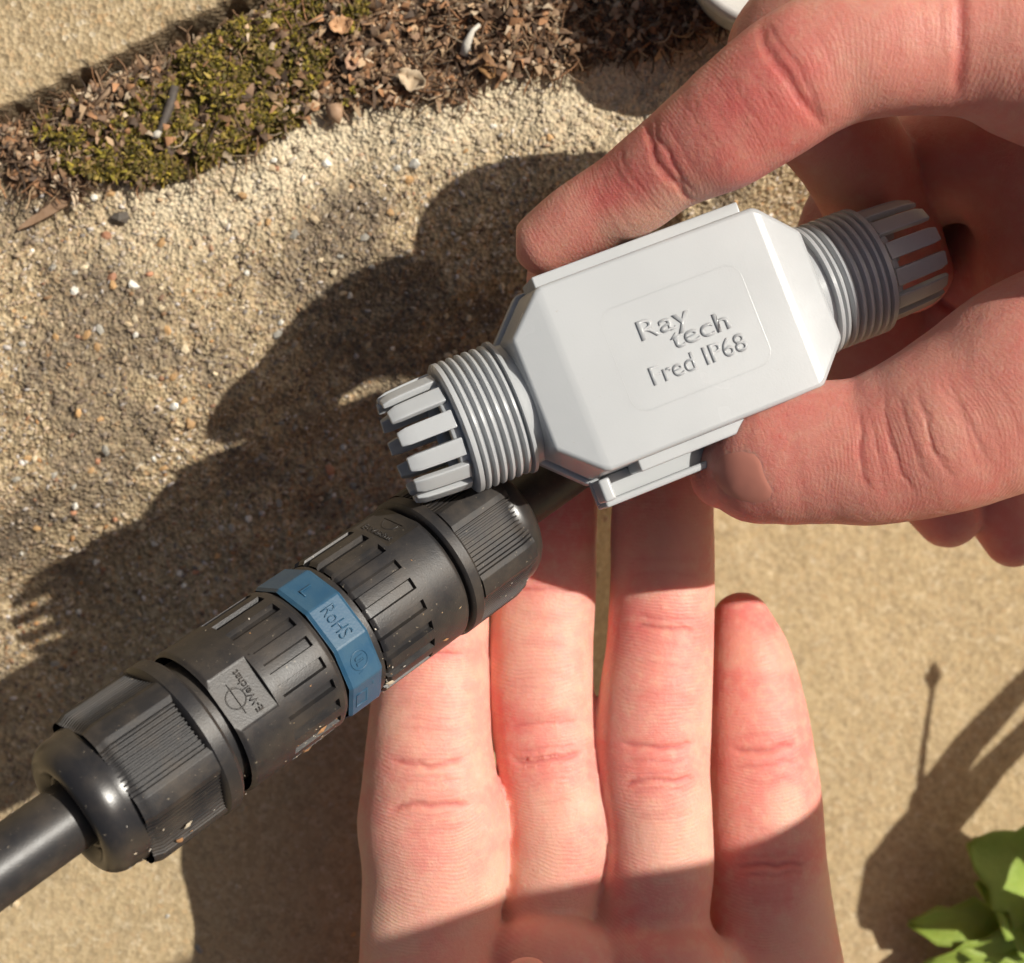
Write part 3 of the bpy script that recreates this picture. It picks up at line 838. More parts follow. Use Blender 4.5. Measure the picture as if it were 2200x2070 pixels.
def bconn():
    p1 = P(419, 1567, 80); p2 = P(876, 1247, 57)
    ax = nrm(p2 - p1); org = p1 - ax * 23.0                 # s = 0 at the left dome face
    zz = nrm(np.array([0, 0, 1.0]) - ax * ax[2]); yy = np.cross(zz, ax)
    # roll so that zz faces the lens at the middle
    R = Matrix((ax, yy, zz)).transposed()
    root = empty('waterproof_cable_connector', org, R)
    tag(root, 'black waterproof cable connector with a blue middle ring resting on the open hand', 'connector')
    def shell(name, s0, s1, fun, mat, ns, nt=360, parent=root, ends=True, svals=None):
        s = np.linspace(s0, s1, ns) if svals is None else np.array(svals)
        th = np.arange(nt) * 2 * np.pi / nt
        S, T = np.meshgrid(s, th, indexing='ij')
        Rr = fun(S, T)
        V = np.stack([S, Rr * np.sin(T), Rr * np.cos(T)], -1).reshape(-1, 3)
        ns = len(s); idx = np.arange(ns * nt).reshape(ns, nt)
        F = np.stack([idx[:-1], np.roll(idx, -1, 1)[:-1], np.roll(idx, -1, 1)[1:], idx[1:]], -1).reshape(-1, 4)
        F = F[:, ::-1]
        o = fast_obj(name, V, F, mat, parent)
        md = o.modifiers.new('e', 'EDGE_SPLIT'); md.split_angle = math.radians(38)
        return o
    deg = math.pi / 180
    W = 2 * math.pi / 20                       # grip slot pitch
    def wrap(a): return (a + math.pi) % (2 * math.pi) - math.pi
    # angles: 0 faces the lens, positive towards +y of the connector (upper left in the photo)
    def left_body(S, T):
        r = np.full_like(S, 12.5)
        r -= 0.5 * sstep(24.9, 24.2, S) + 0.5 * sstep(42.2, 42.9, S)
        p = wrap(T) - 6 * deg
        q = (p + W / 2) % W - W / 2
        slot = (np.abs(q) * 12.5 < 0.85) & (S > 32.2) & (S < 41.2)
        pk = np.abs(wrap(T - 2 * deg)) < 21 * deg
        slot &= ~((np.abs(wrap(T - 2 * deg)) < 20 * deg) & (S < 33.0))
        r = np.where(slot, r - 0.85, r)
        flat = 11.55 / np.cos(wrap(T - 2 * deg))
        pocket = pk & (S < 31.6)
        r = np.where(pocket, np.minimum(r, flat), r)
        return r
    shell('front_body', 24.2, 43.0, left_body, M_BODY, 0, 432, svals=np.unique(np.concatenate([np.linspace(24.2, 43, 76), [32.19, 32.21, 41.19, 41.21, 31.59, 31.61]])))
    def right_body(S, T):
        r = np.full_like(S, 12.5)
        r -= 0.5 * sstep(51.9, 51.3, S) + 0.4 * sstep(68.4, 69.0, S)
        p = wrap(T) + 3 * deg
        q = (p + W / 2) % W - W / 2
        slot = (np.abs(q) * 12.5 < 0.85) & (S < 61.0)
        r = np.where(slot, r - 0.85, r)
        c0 = 52 * deg
        pk = (np.abs(wrap(T - c0)) < 21 * deg) & (S > 61.8)
        r = np.where(pk, np.minimum(r, 11.6 / np.cos(wrap(T - c0))), r)
        return r
    shell('rear_body', 51.3, 69.0, right_body, M_BODY, 0, 432, svals=np.unique(np.concatenate([np.linspace(51.3, 69, 76), [60.99, 61.01, 61.79, 61.81]])))
    # dark cores that show in the gaps
    def core(name, prof):
        v, f = lathe(prof, 72, close=False); o = mesh_obj(name, v, f, M_BODY, root)
        md = o.modifiers.new('e', 'EDGE_SPLIT'); md.split_angle = math.radians(38)
        return o
    core('core', [(8, 6), (8.2, 10.6), (43.4, 10.6), (43.6, 11.6), (44.0, 11.6), (44.2, 10.6), (49.8, 10.6), (49.9, 11.9), (51.0, 11.9), (51.1, 10.6), (84, 10.2), (84.2, 6)])
    # blue ring
    NB = 11
    def blue(S, T):
        r, p = polyr(T - 0.10, 12.25, NB)
        r = np.minimum(r, 12.72)
        return r - 0.35 * sstep(43.9, 43.4, S) - 0.35 * sstep(49.5, 50.0, S)
    b = shell('blue_ring', 43.4, 50.0, blue, M_BLUE, 0, 440, svals=[43.35, 43.4, 43.65, 43.9, 46.7, 49.5, 49.75, 50.0, 50.05])
    b.modifiers['e'].split_angle = math.radians(14)
    # nuts: six flats with ribs
    def nut(S, T, sa, sb, sgn, rot):
        r, p = polyr(T - rot, 11.9, 6)
        r = np.minimum(r, 12.95)
        rib = (np.abs(p) < 19 * deg)
        y = 11.9 * np.tan(p)
        tri = np.abs(((y / 0.80) % 1) - 0.5) * 2
        r = np.where(rib, r - 0.42 * (tri > 0.45), r)
        return r
    so = [0, .001]
    rl = 6 * deg
    def nl(S, T): return nut(S, T, 0, 0, 1, rl) - 0.55 * sstep(8.2, 6.4, S)
    shell('left_nut', 6.4, 19.4, nl, M_NUT, 0, 1080, svals=[6.4, 6.9, 7.4, 8.0, 8.6, 12, 16, 19.4, 19.41])
    core('left_nut_collar', [(18.8, 10), (19.0, 12.6), (19.5, 13.2), (21.6, 13.2), (22.2, 12.7), (22.3, 10)])
    def nr(S, T): return nut(S, T, 0, 0, 1, -9 * deg) - 0.45 * sstep(82.3, 84.8, S)
    shell('right_nut', 72.2, 84.8, nr, M_NUT, 0, 1080, svals=[72.2, 74, 78, 81.3, 82.3, 83.2, 84.0, 84.8, 84.81])
    core('right_nut_collar', [(69.6, 10), (69.7, 12.4), (70.1, 12.9), (71.8, 12.9), (72.3, 12.5), (72.4, 10)])
    # domes
    def dome(name, pts, sg):
        v, f = lathe(pts, 96, close=True)
        o = mesh_obj(name, v, f, M_DOME, root)
        bm = bmesh.new(); bm.from_mesh(o.data); bmesh.ops.recalc_face_normals(bm, faces=bm.faces[:]); bm.to_mesh(o.data); bm.free()
        return o
    arc = [(4.0 + 3.4 * math.cos(math.radians(a)), 8.6 + 2.5 * math.sin(math.radians(a))) for a in range(80, 250, 10)]
    dome('left_dome', [(8.5, 11.3), (6.4, 11.35), (5.4, 11.25)] + arc + [(4.0, 6.3), (9, 6.2), (9, 10.6)], 1)
    arc = [(85.2 + 3.6 * math.cos(math.radians(a)), 8.4 + 3.3 * math.sin(math.radians(a))) for a in range(115, -121, -12)]
    dome('right_dome', arc + [(82, 6.0), (82, 10.8)], 1)
    # rubber seal lip seen inside the left opening
    v, f = lathe([(2.2, 6.3), (1.7, 6.1), (1.9, 5.6), (3.5, 5.3), (5, 5.3), (5, 6.5)], 64, close=True)
    mesh_obj('seal', v, f, M_CABLE, root)

    # lettering sunk as thin raised strokes
    def flat_text(body, s, ang, rad, width, height, name, mat, flip=True, bold=0.0, ext=0.18, rot=0, shear=0):
        cu = bpy.data.curves.new(name, 'FONT'); cu.body = body; cu.size = 1.0; cu.offset = bold; cu.align_x = 'CENTER'; cu.resolution_u = 5
        ob = bpy.data.objects.new(name, cu); COL.objects.link(ob); bpy.context.view_layer.update()
        me0 = bpy.data.meshes.new_from_object(ob.evaluated_get(bpy.context.evaluated_depsgraph_get())); bpy.data.objects.remove(ob)
        bm = bmesh.new(); bm.from_mesh(me0)
        xs = [v.co.x for v in bm.verts]; ys = [v.co.y for v in bm.verts]
        cx = (max(xs) + min(xs)) / 2; cy = (max(ys) + min(ys)) / 2
        r_ = bmesh.ops.extrude_face_region(bm, geom=bm.faces[:])
        for el in r_['geom']:
            if isinstance(el, bmesh.types.BMVert): el.co.z += 1.0
        sx = width / (max(xs) - min(xs)); sy = height / (max(ys) - min(ys))
        # text x runs round the ring, text y along the axis
        tz = np.array([0, math.sin(ang), math.cos(ang)]); tt = np.array([0, math.cos(ang), -math.sin(ang)]); tx = np.array([1.0, 0, 0])
        e1, e2 = (-tt, tx) if flip else (tt, -tx)
        for v in bm.verts:
            q = np.array([s, 0, 0]) + tz * (rad - 0.05 + v.co.z * (ext + 0.05)) + e1 * (v.co.x - cx) * sx + e2 * (v.co.y - cy) * sy
            v.co = Vector(q * MM)
        bmesh.ops.recalc_face_normals(bm, faces=bm.faces[:])
        me = bpy.data.meshes.new(name); bm.to_mesh(me); bm.free(); me.materials.append(mat)
        o = bpy.data.objects.new(name, me); COL.objects.link(o); o.parent = root
    wb = 2 * math.pi / NB
    ctr = 0.10
    flat_text('L', 46.7, ctr + wb, 12.25, 1.5, 2.2, 'lettering', M_BLUE, True, -0.015, 0.2)
    flat_text('RoHS', 46.7, ctr, 12.25, 5.4, 2.5, 'lettering', M_BLUE, True, -0.012, 0.22)
    flat_text('UL', 46.7, ctr - wb, 12.25, 1.5, 1.5, 'lettering', M_BLUE, True, 0.0, 0.2)
    flat_text('.', 46.9, ctr - wb + 0.21, 12.25, 0.35, 0.35, 'lettering', M_BLUE, True, 0.0, 0.2)
    flat_text('us', 46.2, ctr - wb - 0.19, 12.25, 1.0, 0.9, 'lettering', M_BLUE, True, 0.0, 0.2)
    flat_text('-', 47.9, ctr - 2 * wb + 0.16, 12.25, 0.9, 0.3, 'lettering', M_BLUE, True, 0.0, 0.2)
    flat_text('E-Weichat', 29.0, 2 * deg, 11.55, 7.0, 1.25, 'lettering', M_BODY, False, 0.01, 0.16)
    flat_text('E-Weichat', 63.5, 52 * deg, 11.6, 7.0, 1.25, 'lettering', M_BODY, True, 0.01, 0.16)
    def ring_mark(s, ang, rad, r0, w, name, mat, a0=0, a1=360, box=None):
        tz = np.array([0, math.sin(ang), math.cos(ang)]); tt = np.array([0, math.cos(ang), -math.sin(ang)]); tx = np.array([1.0, 0, 0])
        c = np.array([s, 0, 0]) + tz * rad
        if box: pts = [c + tx * a + tt * b_ for a, b_ in box]; m = len(pts); cyc = True
        else:
            m = 40; cyc = a1 - a0 >= 360
            pts = [c + r0 * (math.cos(math.radians(a0 + (a1 - a0) * i / (m if cyc else m - 1))) * tx + math.sin(math.radians(a0 + (a1 - a0) * i / (m if cyc else m - 1))) * tt) for i in range(m)]
        if cyc: pts = pts + [pts[0]]
        v, f = tube(pts, w, 6, cap=not cyc)
        mesh_obj(name, v, f, mat, root)
    ring_mark(46.7, ctr - wb, 12.25, 1.55, 0.14, 'emblem', M_BLUE)
    ring_mark(46.5, ctr - 2 * wb, 12.25, 0, 0.14, 'emblem', M_BLUE, box=[(-1.9, -1.8), (-1.9, 1.2), (0.2, 1.2), (0.2, -1.8)])
    ring_mark(26.9, 2 * deg, 11.55, 1.55, 0.12, 'emblem', M_BODY)
    ring_mark(26.9, 2 * deg, 11.55, 0, 0.10, 'emblem', M_BODY, box=[(0, -2.6), (0, 2.6)])
    ring_mark(66.6, 52 * deg, 11.6, 1.7, 0.12, 'emblem', M_BODY, 95, 265)
    ring_mark(66.9, 52 * deg, 11.6, 0, 0.10, 'emblem', M_BODY, box=[(0, -2.3), (0, 2.3)])
    g = np.random.default_rng(33); V = []; F = []; Cc = []
    for q in range(130):
        s_ = g.choice([g.uniform(1, 6), g.uniform(7, 19), g.uniform(19, 23), g.uniform(30, 42), g.uniform(50, 52), g.uniform(52, 84)])
        a = g.choice([g.normal(-1.25, 0.22), g.normal(-1.0, 0.5), g.uniform(-1.4, 1.4)], p=[.72, .2, .08])
        rr = 12.6 if s_ > 6 else 11.9 - 0.10 * (6 - s_) ** 2
        if 43 < s_ < 50: continue
        c = np.array([s_, rr * math.sin(a), rr * math.cos(a)]); z = g.uniform(0.05, 0.15) if q > 6 else g.uniform(0.3, 0.55)
        d1 = nrm(g.normal(size=3)); n_ = c * np.array([0, 1, 1]) / rr; d1 = nrm(d1 - n_ * np.dot(d1, n_)); d2 = np.cross(n_, d1)
        b_ = len(V); L = z * g.uniform(1, 3)
        V += [c - d1 * L, c + d2 * z, c + d1 * L, c - d2 * z, c + n_ * z * 0.7]
        F += [[b_, b_ + 1, b_ + 4], [b_ + 1, b_ + 2, b_ + 4], [b_ + 2, b_ + 3, b_ + 4], [b_ + 3, b_, b_ + 4]]
        col = np.array([[0.55, 0.47, 0.35], [0.35, 0.25, 0.15], [0.65, 0.60, 0.52], [0.42, 0.22, 0.10]])[g.integers(4)]
        Cc += [col] * 5
    fl = fast_obj('dirt_specks', np.array(V), np.array(F), attr_mat('dirt_speck', 0.8, 0.2), root, smooth=False)
    add_attr(fl.data, 'col', np.array(Cc), 'FLOAT_COLOR'); tag(fl, None, None, None, 'stuff')
    def loc(s): return org + ax * s
    return org, ax, loc
ORG, BAX, BLOC = bconn()

def cables():
    a = BLOC(7); d = -BAX
    pts = [a]
    v = d.copy()
    for i in range(40):
        v = nrm(v + np.array([-0.002, -0.004, -0.012 if i > 8 else -0.002])); pts.append(pts[-1] + v * 5)
    V, F = tube(pts, 5.2, 40)
    o = mesh_obj('cable', V, F, M_CABLE); tag(o, 'black cable leaving the lower left end of the connector', 'cable')
    ctl = [BLOC(80), BLOC(92), BLOC(106), BLOC(120), np.array([45, 24, 13.0]), np.array([72, 37, -6.0]), np.array([110, 42, -26.0]), np.array([200, 30, -70.0]), np.array([320, 20, -95.0])]
    pts = []
    for i in range(len(ctl) - 1):
        p0, p1, p2, p3 = ctl[max(i - 1, 0)], ctl[i], ctl[i + 1], ctl[min(i + 2, len(ctl) - 1)]
        for q in np.linspace(0, 1, 8, endpoint=False):
            pts.append(0.5 * (2 * p1 + (p2 - p0) * q + (2 * p0 - 5 * p1 + 4 * p2 - p3) * q * q + (3 * p1 - p0 - 3 * p2 + p3) * q ** 3))
    pts.append(ctl[-1])
    V, F = tube(pts, 4.9, 40)
    o = mesh_obj('cable', V, F, M_CABLE); tag(o, 'black cable leaving the upper right end of the connector under the white box', 'cable')
cables()

# ------------------------------------------------------------------ hands: smooth implicit bodies
class Limb:
    """a limb through stations (px, py, height, half width px, thickness ratio)"""
    def __init__(s, st, tip=None, k=0.6, roll=0.0, raw=False, tipend=None, ds=0.8):
        kk = (lambda h: 1.0) if raw else kpx
        pts = np.array([np.array(a[:3], float) if raw else P(a[0], a[1], a[2]) for a in st]); wd = np.array([a[3] * kk(a[2]) for a in st]); tk = np.array([a[3] * kk(a[2]) * a[4] for a in st])
        seg = np.linalg.norm(np.diff(pts, axis=0), axis=1); u = np.concatenate([[0], np.cumsum(seg)])
        n = max(8, int(u[-1] / ds)); t = np.linspace(0, u[-1], n)
        def cr(y):                                         # monotone-ish cubic through stations
            y = np.asarray(y, float)
            m = np.gradient(y, u, axis=0)
            i = np.clip(np.searchsorted(u, t, side='right') - 1, 0, len(u) - 2)
            h = (u[i + 1] - u[i]); f = (t - u[i]) / h
            sh = (slice(None),) + (None,) * (y.ndim - 1)
            f = f[sh]; h = h[sh]
            return (2 * f ** 3 - 3 * f ** 2 + 1) * y[i] + (f ** 3 - 2 * f ** 2 + f) * h * m[i] + (-2 * f ** 3 + 3 * f ** 2) * y[i + 1] + (f ** 3 - f ** 2) * h * m[i + 1]
        s.p = cr(pts); s.a = cr(wd); s.b = cr(tk)
        s.T = np.gradient(s.p, axis=0); s.T /= np.linalg.norm(s.T, axis=1)[:, None]
        cl = np.cumsum(np.concatenate([[0], np.linalg.norm(np.diff(s.p, axis=0), axis=1)])); s.s = cl
        up = np.array([0, math.sin(roll), math.cos(roll)]) if not isinstance(roll, tuple) else nrm(roll)
        N = up[None] - s.T * (s.T @ up)[:, None]; s.N = N / np.linalg.norm(N, axis=1)[:, None]
        s.B = np.cross(s.T, s.N)
        s.da = np.gradient(s.a, cl); s.db = np.gradient(s.b, cl)
        s.c0 = tip if tip else s.a[0]; s.c1 = tipend if tipend else s.a[-1]; s.k = k
        r = np.maximum(s.a, s.b)[:, None] + 7
        s.lo = (s.p - r).min(0); s.hi = (s.p + r).max(0)
    def ev(s, X):
        out = np.empty(len(X), np.float32); S = np.empty(len(X), np.float32); TH = np.empty(len(X), np.float32)
        P32 = s.p.astype(np.float32); pp = (P32 ** 2).sum(1)
        for i0 in range(0, len(X), 120000):
            x = X[i0:i0 + 120000].astype(np.float32)
            i = (pp[None] - 2 * x @ P32.T).argmin(1)
            d = x - P32[i]
            w = (d * s.T[i]).sum(1); u = (d * s.B[i]).sum(1); v = (d * s.N[i]).sum(1)
            wl = np.clip(w, -1, 1)
            a = np.maximum(s.a[i] + s.da[i] * wl, .5); b = np.maximum(s.b[i] + s.db[i] * wl, .5)
            we = np.where(i == 0, np.minimum(w, 0), np.where(i == len(s.p) - 1, np.maximum(w, 0), 0))
            c = np.where(i == 0, s.c0, s.c1)
            k0 = np.sqrt((u / a) ** 2 + (v / b) ** 2 + (we / c) ** 2) + 1e-6
            k1 = np.sqrt((u / a ** 2) ** 2 + (v / b ** 2) ** 2 + (we / c ** 2) ** 2) + 1e-6
            out[i0:i0 + 120000] = k0 * (k0 - 1) / k1
            S[i0:i0 + 120000] = s.s[i] + w; TH[i0:i0 + 120000] = np.arctan2(u, v) * a
        return out, S, TH
    def at(s, px, py):                                     # arc length of the station nearest to a photo point
        d = [np.hypot(*(np.array([q[0], q[1]]) / kpx(q[2]) - np.array([px - 1100, 1035 - py]))) for q in s.p]
        return s.s[int(np.argmin(d))]

class Blob:
    def __init__(s, c, r, R=None, k=5.0):
        s.c = np.array(c, float); s.r = np.array(r, float); s.R = np.eye(3) if R is None else np.array(R); s.k = k
        m = s.r.max() + 8; s.lo = s.c - m; s.hi = s.c + m
    def ev(s, X):
        q = (X - s.c) @ s.R
        k0 = np.linalg.norm(q / s.r, axis=1) + 1e-6; k1 = np.linalg.norm(q / s.r ** 2, axis=1) + 1e-6
        return (k0 * (k0 - 1) / k1).astype(np.float32), (X @ np.array([0.2, 1, 0])).astype(np.float32), (X[:, 0]).astype(np.float32)

def smin(a, b, k):
    h = np.maximum(k - np.abs(a - b), 0) / k
    return np.minimum(a, b) - h * h * k * 0.25

def surface_nets(F, org, h):
    s = F < 0
    nx, ny, nz = F.shape
    cs = np.zeros((nx - 1, ny - 1, nz - 1), np.int8)
    offs = [(i, j, k) for i in (0, 1) for j in (0, 1) for k in (0, 1)]
    for i, j, k in offs: cs += s[i:nx - 1 + i, j:ny - 1 + j, k:nz - 1 + k]
    act = np.argwhere((cs > 0) & (cs < 8))
    val = np.stack([F[act[:, 0] + i, act[:, 1] + j, act[:, 2] + k] for i, j, k in offs], 1)
    acc = np.zeros((len(act), 3)); cnt = np.zeros(len(act))
    o = np.array(offs, float)
    for a in range(8):
        for b in range(a + 1, 8):
            if np.abs(o[a] - o[b]).sum() != 1: continue
            va, vb = val[:, a], val[:, b]; m = (va < 0) != (vb < 0)
            t = va[m] / (va[m] - vb[m])
            acc[m] += o[a] + (o[b] - o[a]) * t[:, None]; cnt[m] += 1
    V = (act + acc / cnt[:, None]) * h + org
    vid = np.full(cs.shape, -1, np.int32); vid[act[:, 0], act[:, 1], act[:, 2]] = np.arange(len(act))
    faces = []
    for ax in range(3):
        sl0 = [slice(None)] * 3; sl1 = [slice(None)] * 3; sl0[ax] = slice(0, -1); sl1[ax] = slice(1, None)
        e = np.argwhere(s[tuple(sl0)] != s[tuple(sl1)])
        b, c = (ax + 1) % 3, (ax + 2) % 3
        e = e[(e[:, b] > 0) & (e[:, c] > 0) & (e[:, b] < F.shape[b] - 1) & (e[:, c] < F.shape[c] - 1)]
        q = []
        for db, dc in ((-1, -1), (0, -1), (0, 0), (-1, 0)):
            p = e.copy(); p[:, b] += db; p[:, c] += dc
            q.append(vid[p[:, 0], p[:, 1], p[:, 2]])
        q = np.stack(q, 1); flip = ~s[e[:, 0], e[:, 1], e[:, 2]]
        q[flip] = q[flip][:, ::-1]
        faces.append(q)
    return V, np.concatenate(faces)

def catmull(V, Q):
    nv, nf = len(V), len(Q)
    fp = V[Q].mean(1)
    E = np.stack([Q, np.roll(Q, -1, 1)], -1).reshape(-1, 2); E.sort(1)
    key = E[:, 0].astype(np.int64) * nv + E[:, 1]
    u, inv = np.unique(key, return_inverse=True)
    ev = np.stack([u // nv, u % nv], 1); ne = len(u)
    cnt = np.bincount(inv, minlength=ne)[:, None]
    fs = np.stack([np.bincount(inv, np.repeat(fp[:, d], 4), ne) for d in range(3)], 1)
    mid = V[ev].mean(1)
    ep = (mid * 2 + 2 * fs / cnt) / 4
    n = np.bincount(Q.ravel(), minlength=nv)[:, None]
    Fv = np.stack([np.bincount(Q.ravel(), np.repeat(fp[:, d], 4), nv) for d in range(3)], 1) / n
    en = np.bincount(ev.ravel(), minlength=nv)[:, None]
    Rv = np.stack([np.bincount(ev.ravel(), np.repeat(mid[:, d], 2), nv) for d in range(3)], 1) / en
    vp = (Fv + 2 * Rv + (n - 3) * V) / n
    ei = inv.reshape(nf, 4) + nv; fi = np.arange(nf) + nv + ne
    out = np.stack([np.stack([Q[:, k], ei[:, k], fi, ei[:, k - 1]], 1) for k in range(4)], 1).reshape(-1, 4)
    return np.concatenate([vp, ep, fp]), out

def build_hand(name, prims, mat, lo, hi, step, creases, redfun):
    ax = [np.arange(l, u, step) for l, u in zip(lo, hi)]
    F = np.full([len(a) for a in ax], 30.0, np.float32)
    for pr in prims:
        i0 = [max(0, int((pr.lo[d] - lo[d]) / step)) for d in range(3)]
        i1 = [min(len(ax[d]), int((pr.hi[d] - lo[d]) / step) + 2) for d in range(3)]
        if any(b <= a for a, b in zip(i0, i1)): continue
        n3 = [b - a for a, b in zip(i0, i1)]; C = 5
        cx = [lo[d] + step * (i0[d] + C // 2 + C * np.arange(-(-n3[d] // C))) for d in range(3)]
        G = np.stack(np.meshgrid(*cx, indexing='ij'), -1).reshape(-1, 3).astype(np.float32)
        d = pr.ev(G)[0].reshape([len(c) for c in cx])
        for a in range(3): d = np.repeat(d, C, a)
        d = np.ascontiguousarray(d[:n3[0], :n3[1], :n3[2]])
        near = np.argwhere(np.abs(d) < step * C * 1.3 + pr.k)
        d.ravel()[np.ravel_multi_index(near.T, d.shape)] = pr.ev(((near + np.array(i0)) * step + np.array(lo)).astype(np.float32))[0]
        sl = tuple(slice(a, b) for a, b in zip(i0, i1))
        F[sl] = smin(F[sl], d, pr.k)
    F[0] = F[-1] = 5; F[:, 0] = F[:, -1] = 5; F[:, :, 0] = F[:, :, -1] = 5
    V, Q = surface_nets(F, np.array(lo), step)
    E = np.concatenate([Q[:, [0, 1]], Q[:, [1, 2]], Q[:, [2, 3]], Q[:, [3, 0]]]); ii = np.concatenate([E[:, 0], E[:, 1]]); jj = np.concatenate([E[:, 1], E[:, 0]])
    dg = np.bincount(ii, minlength=len(V))[:, None]
    for it in range(3):
        for lam in (0.55, -0.56):
            A = np.stack([np.bincount(ii, V[jj, d], len(V)) for d in range(3)], 1) / dg
            V = V + lam * (A - V)
    V, Q = catmull(V, Q)
    o = fast_obj(name, V, Q, None)
    me = o.data
    n = len(me.vertices)
    co = np.empty(n * 3, np.float32); me.vertices.foreach_get('co', co); co = co.reshape(-1, 3) / MM
    no = np.empty(n * 3, np.float32); me.vertex_normals.foreach_get('vector', no); no = no.reshape(-1, 3)
    best = np.full(n, 1e9); bs = np.zeros(n); bt = np.zeros(n); bi = np.full(n, -1)
    for pi, pr in enumerate(prims):
        m = ((co > pr.lo) & (co < pr.hi)).all(1)
        if not m.any(): continue
        d, S, TH = pr.ev(co[m]); idx = np.where(m)[0]; k = d < best[idx]
        idx = idx[k]; best[idx] = d[k]; bs[idx] = S[k]; bt[idx] = TH[k]; bi[idx] = pi
    disp = np.zeros(n); cr = np.zeros(n)
    for pi, px, py, depth, width, curv, half in creases:
        m = bi == pi; s0 = prims[pi].at(px, py)
        t = bt[m]; wob = 0.4 * vnoise(t, t * 0 + px, 3.0, pi + 3) + 0.1 * vnoise(t, t * 0 + py, 1.0, pi + 6)
        g = np.exp(-((bs[m] - s0 - curv * t * t - wob) / width) ** 2) * sstep(half, half * 0.6, np.abs(t))
        g2 = np.exp(-((bs[m] - s0 - curv * t * t) / (width * 4)) ** 2) * sstep(half * 1.2, half * 0.5, np.abs(t))
        disp[m] -= depth * g + depth * 0.25 * g2; cr[m] = np.maximum(cr[m], g * min(1, depth / 0.35) + 0.25 * g2)
    disp += 0.10 * fbm(co[:, 0] + co[:, 2], co[:, 1] - co[:, 2], 6, 3, 70)
    co2 = co + no * disp[:, None]
    me.vertices.foreach_set('co', np.ascontiguousarray(co2 * MM, np.float32).ravel())
    me.update(); me.shade_smooth(); me.materials.append(mat)
    add_attr(me, 'crease', cr); add_attr(me, 'ridge', bs + 0.012 * bt * bt)
    red, pale = redfun(co, bi, bs, bt, prims)
    add_attr(me, 'red', red); add_attr(me, 'pale', pale)
    return o

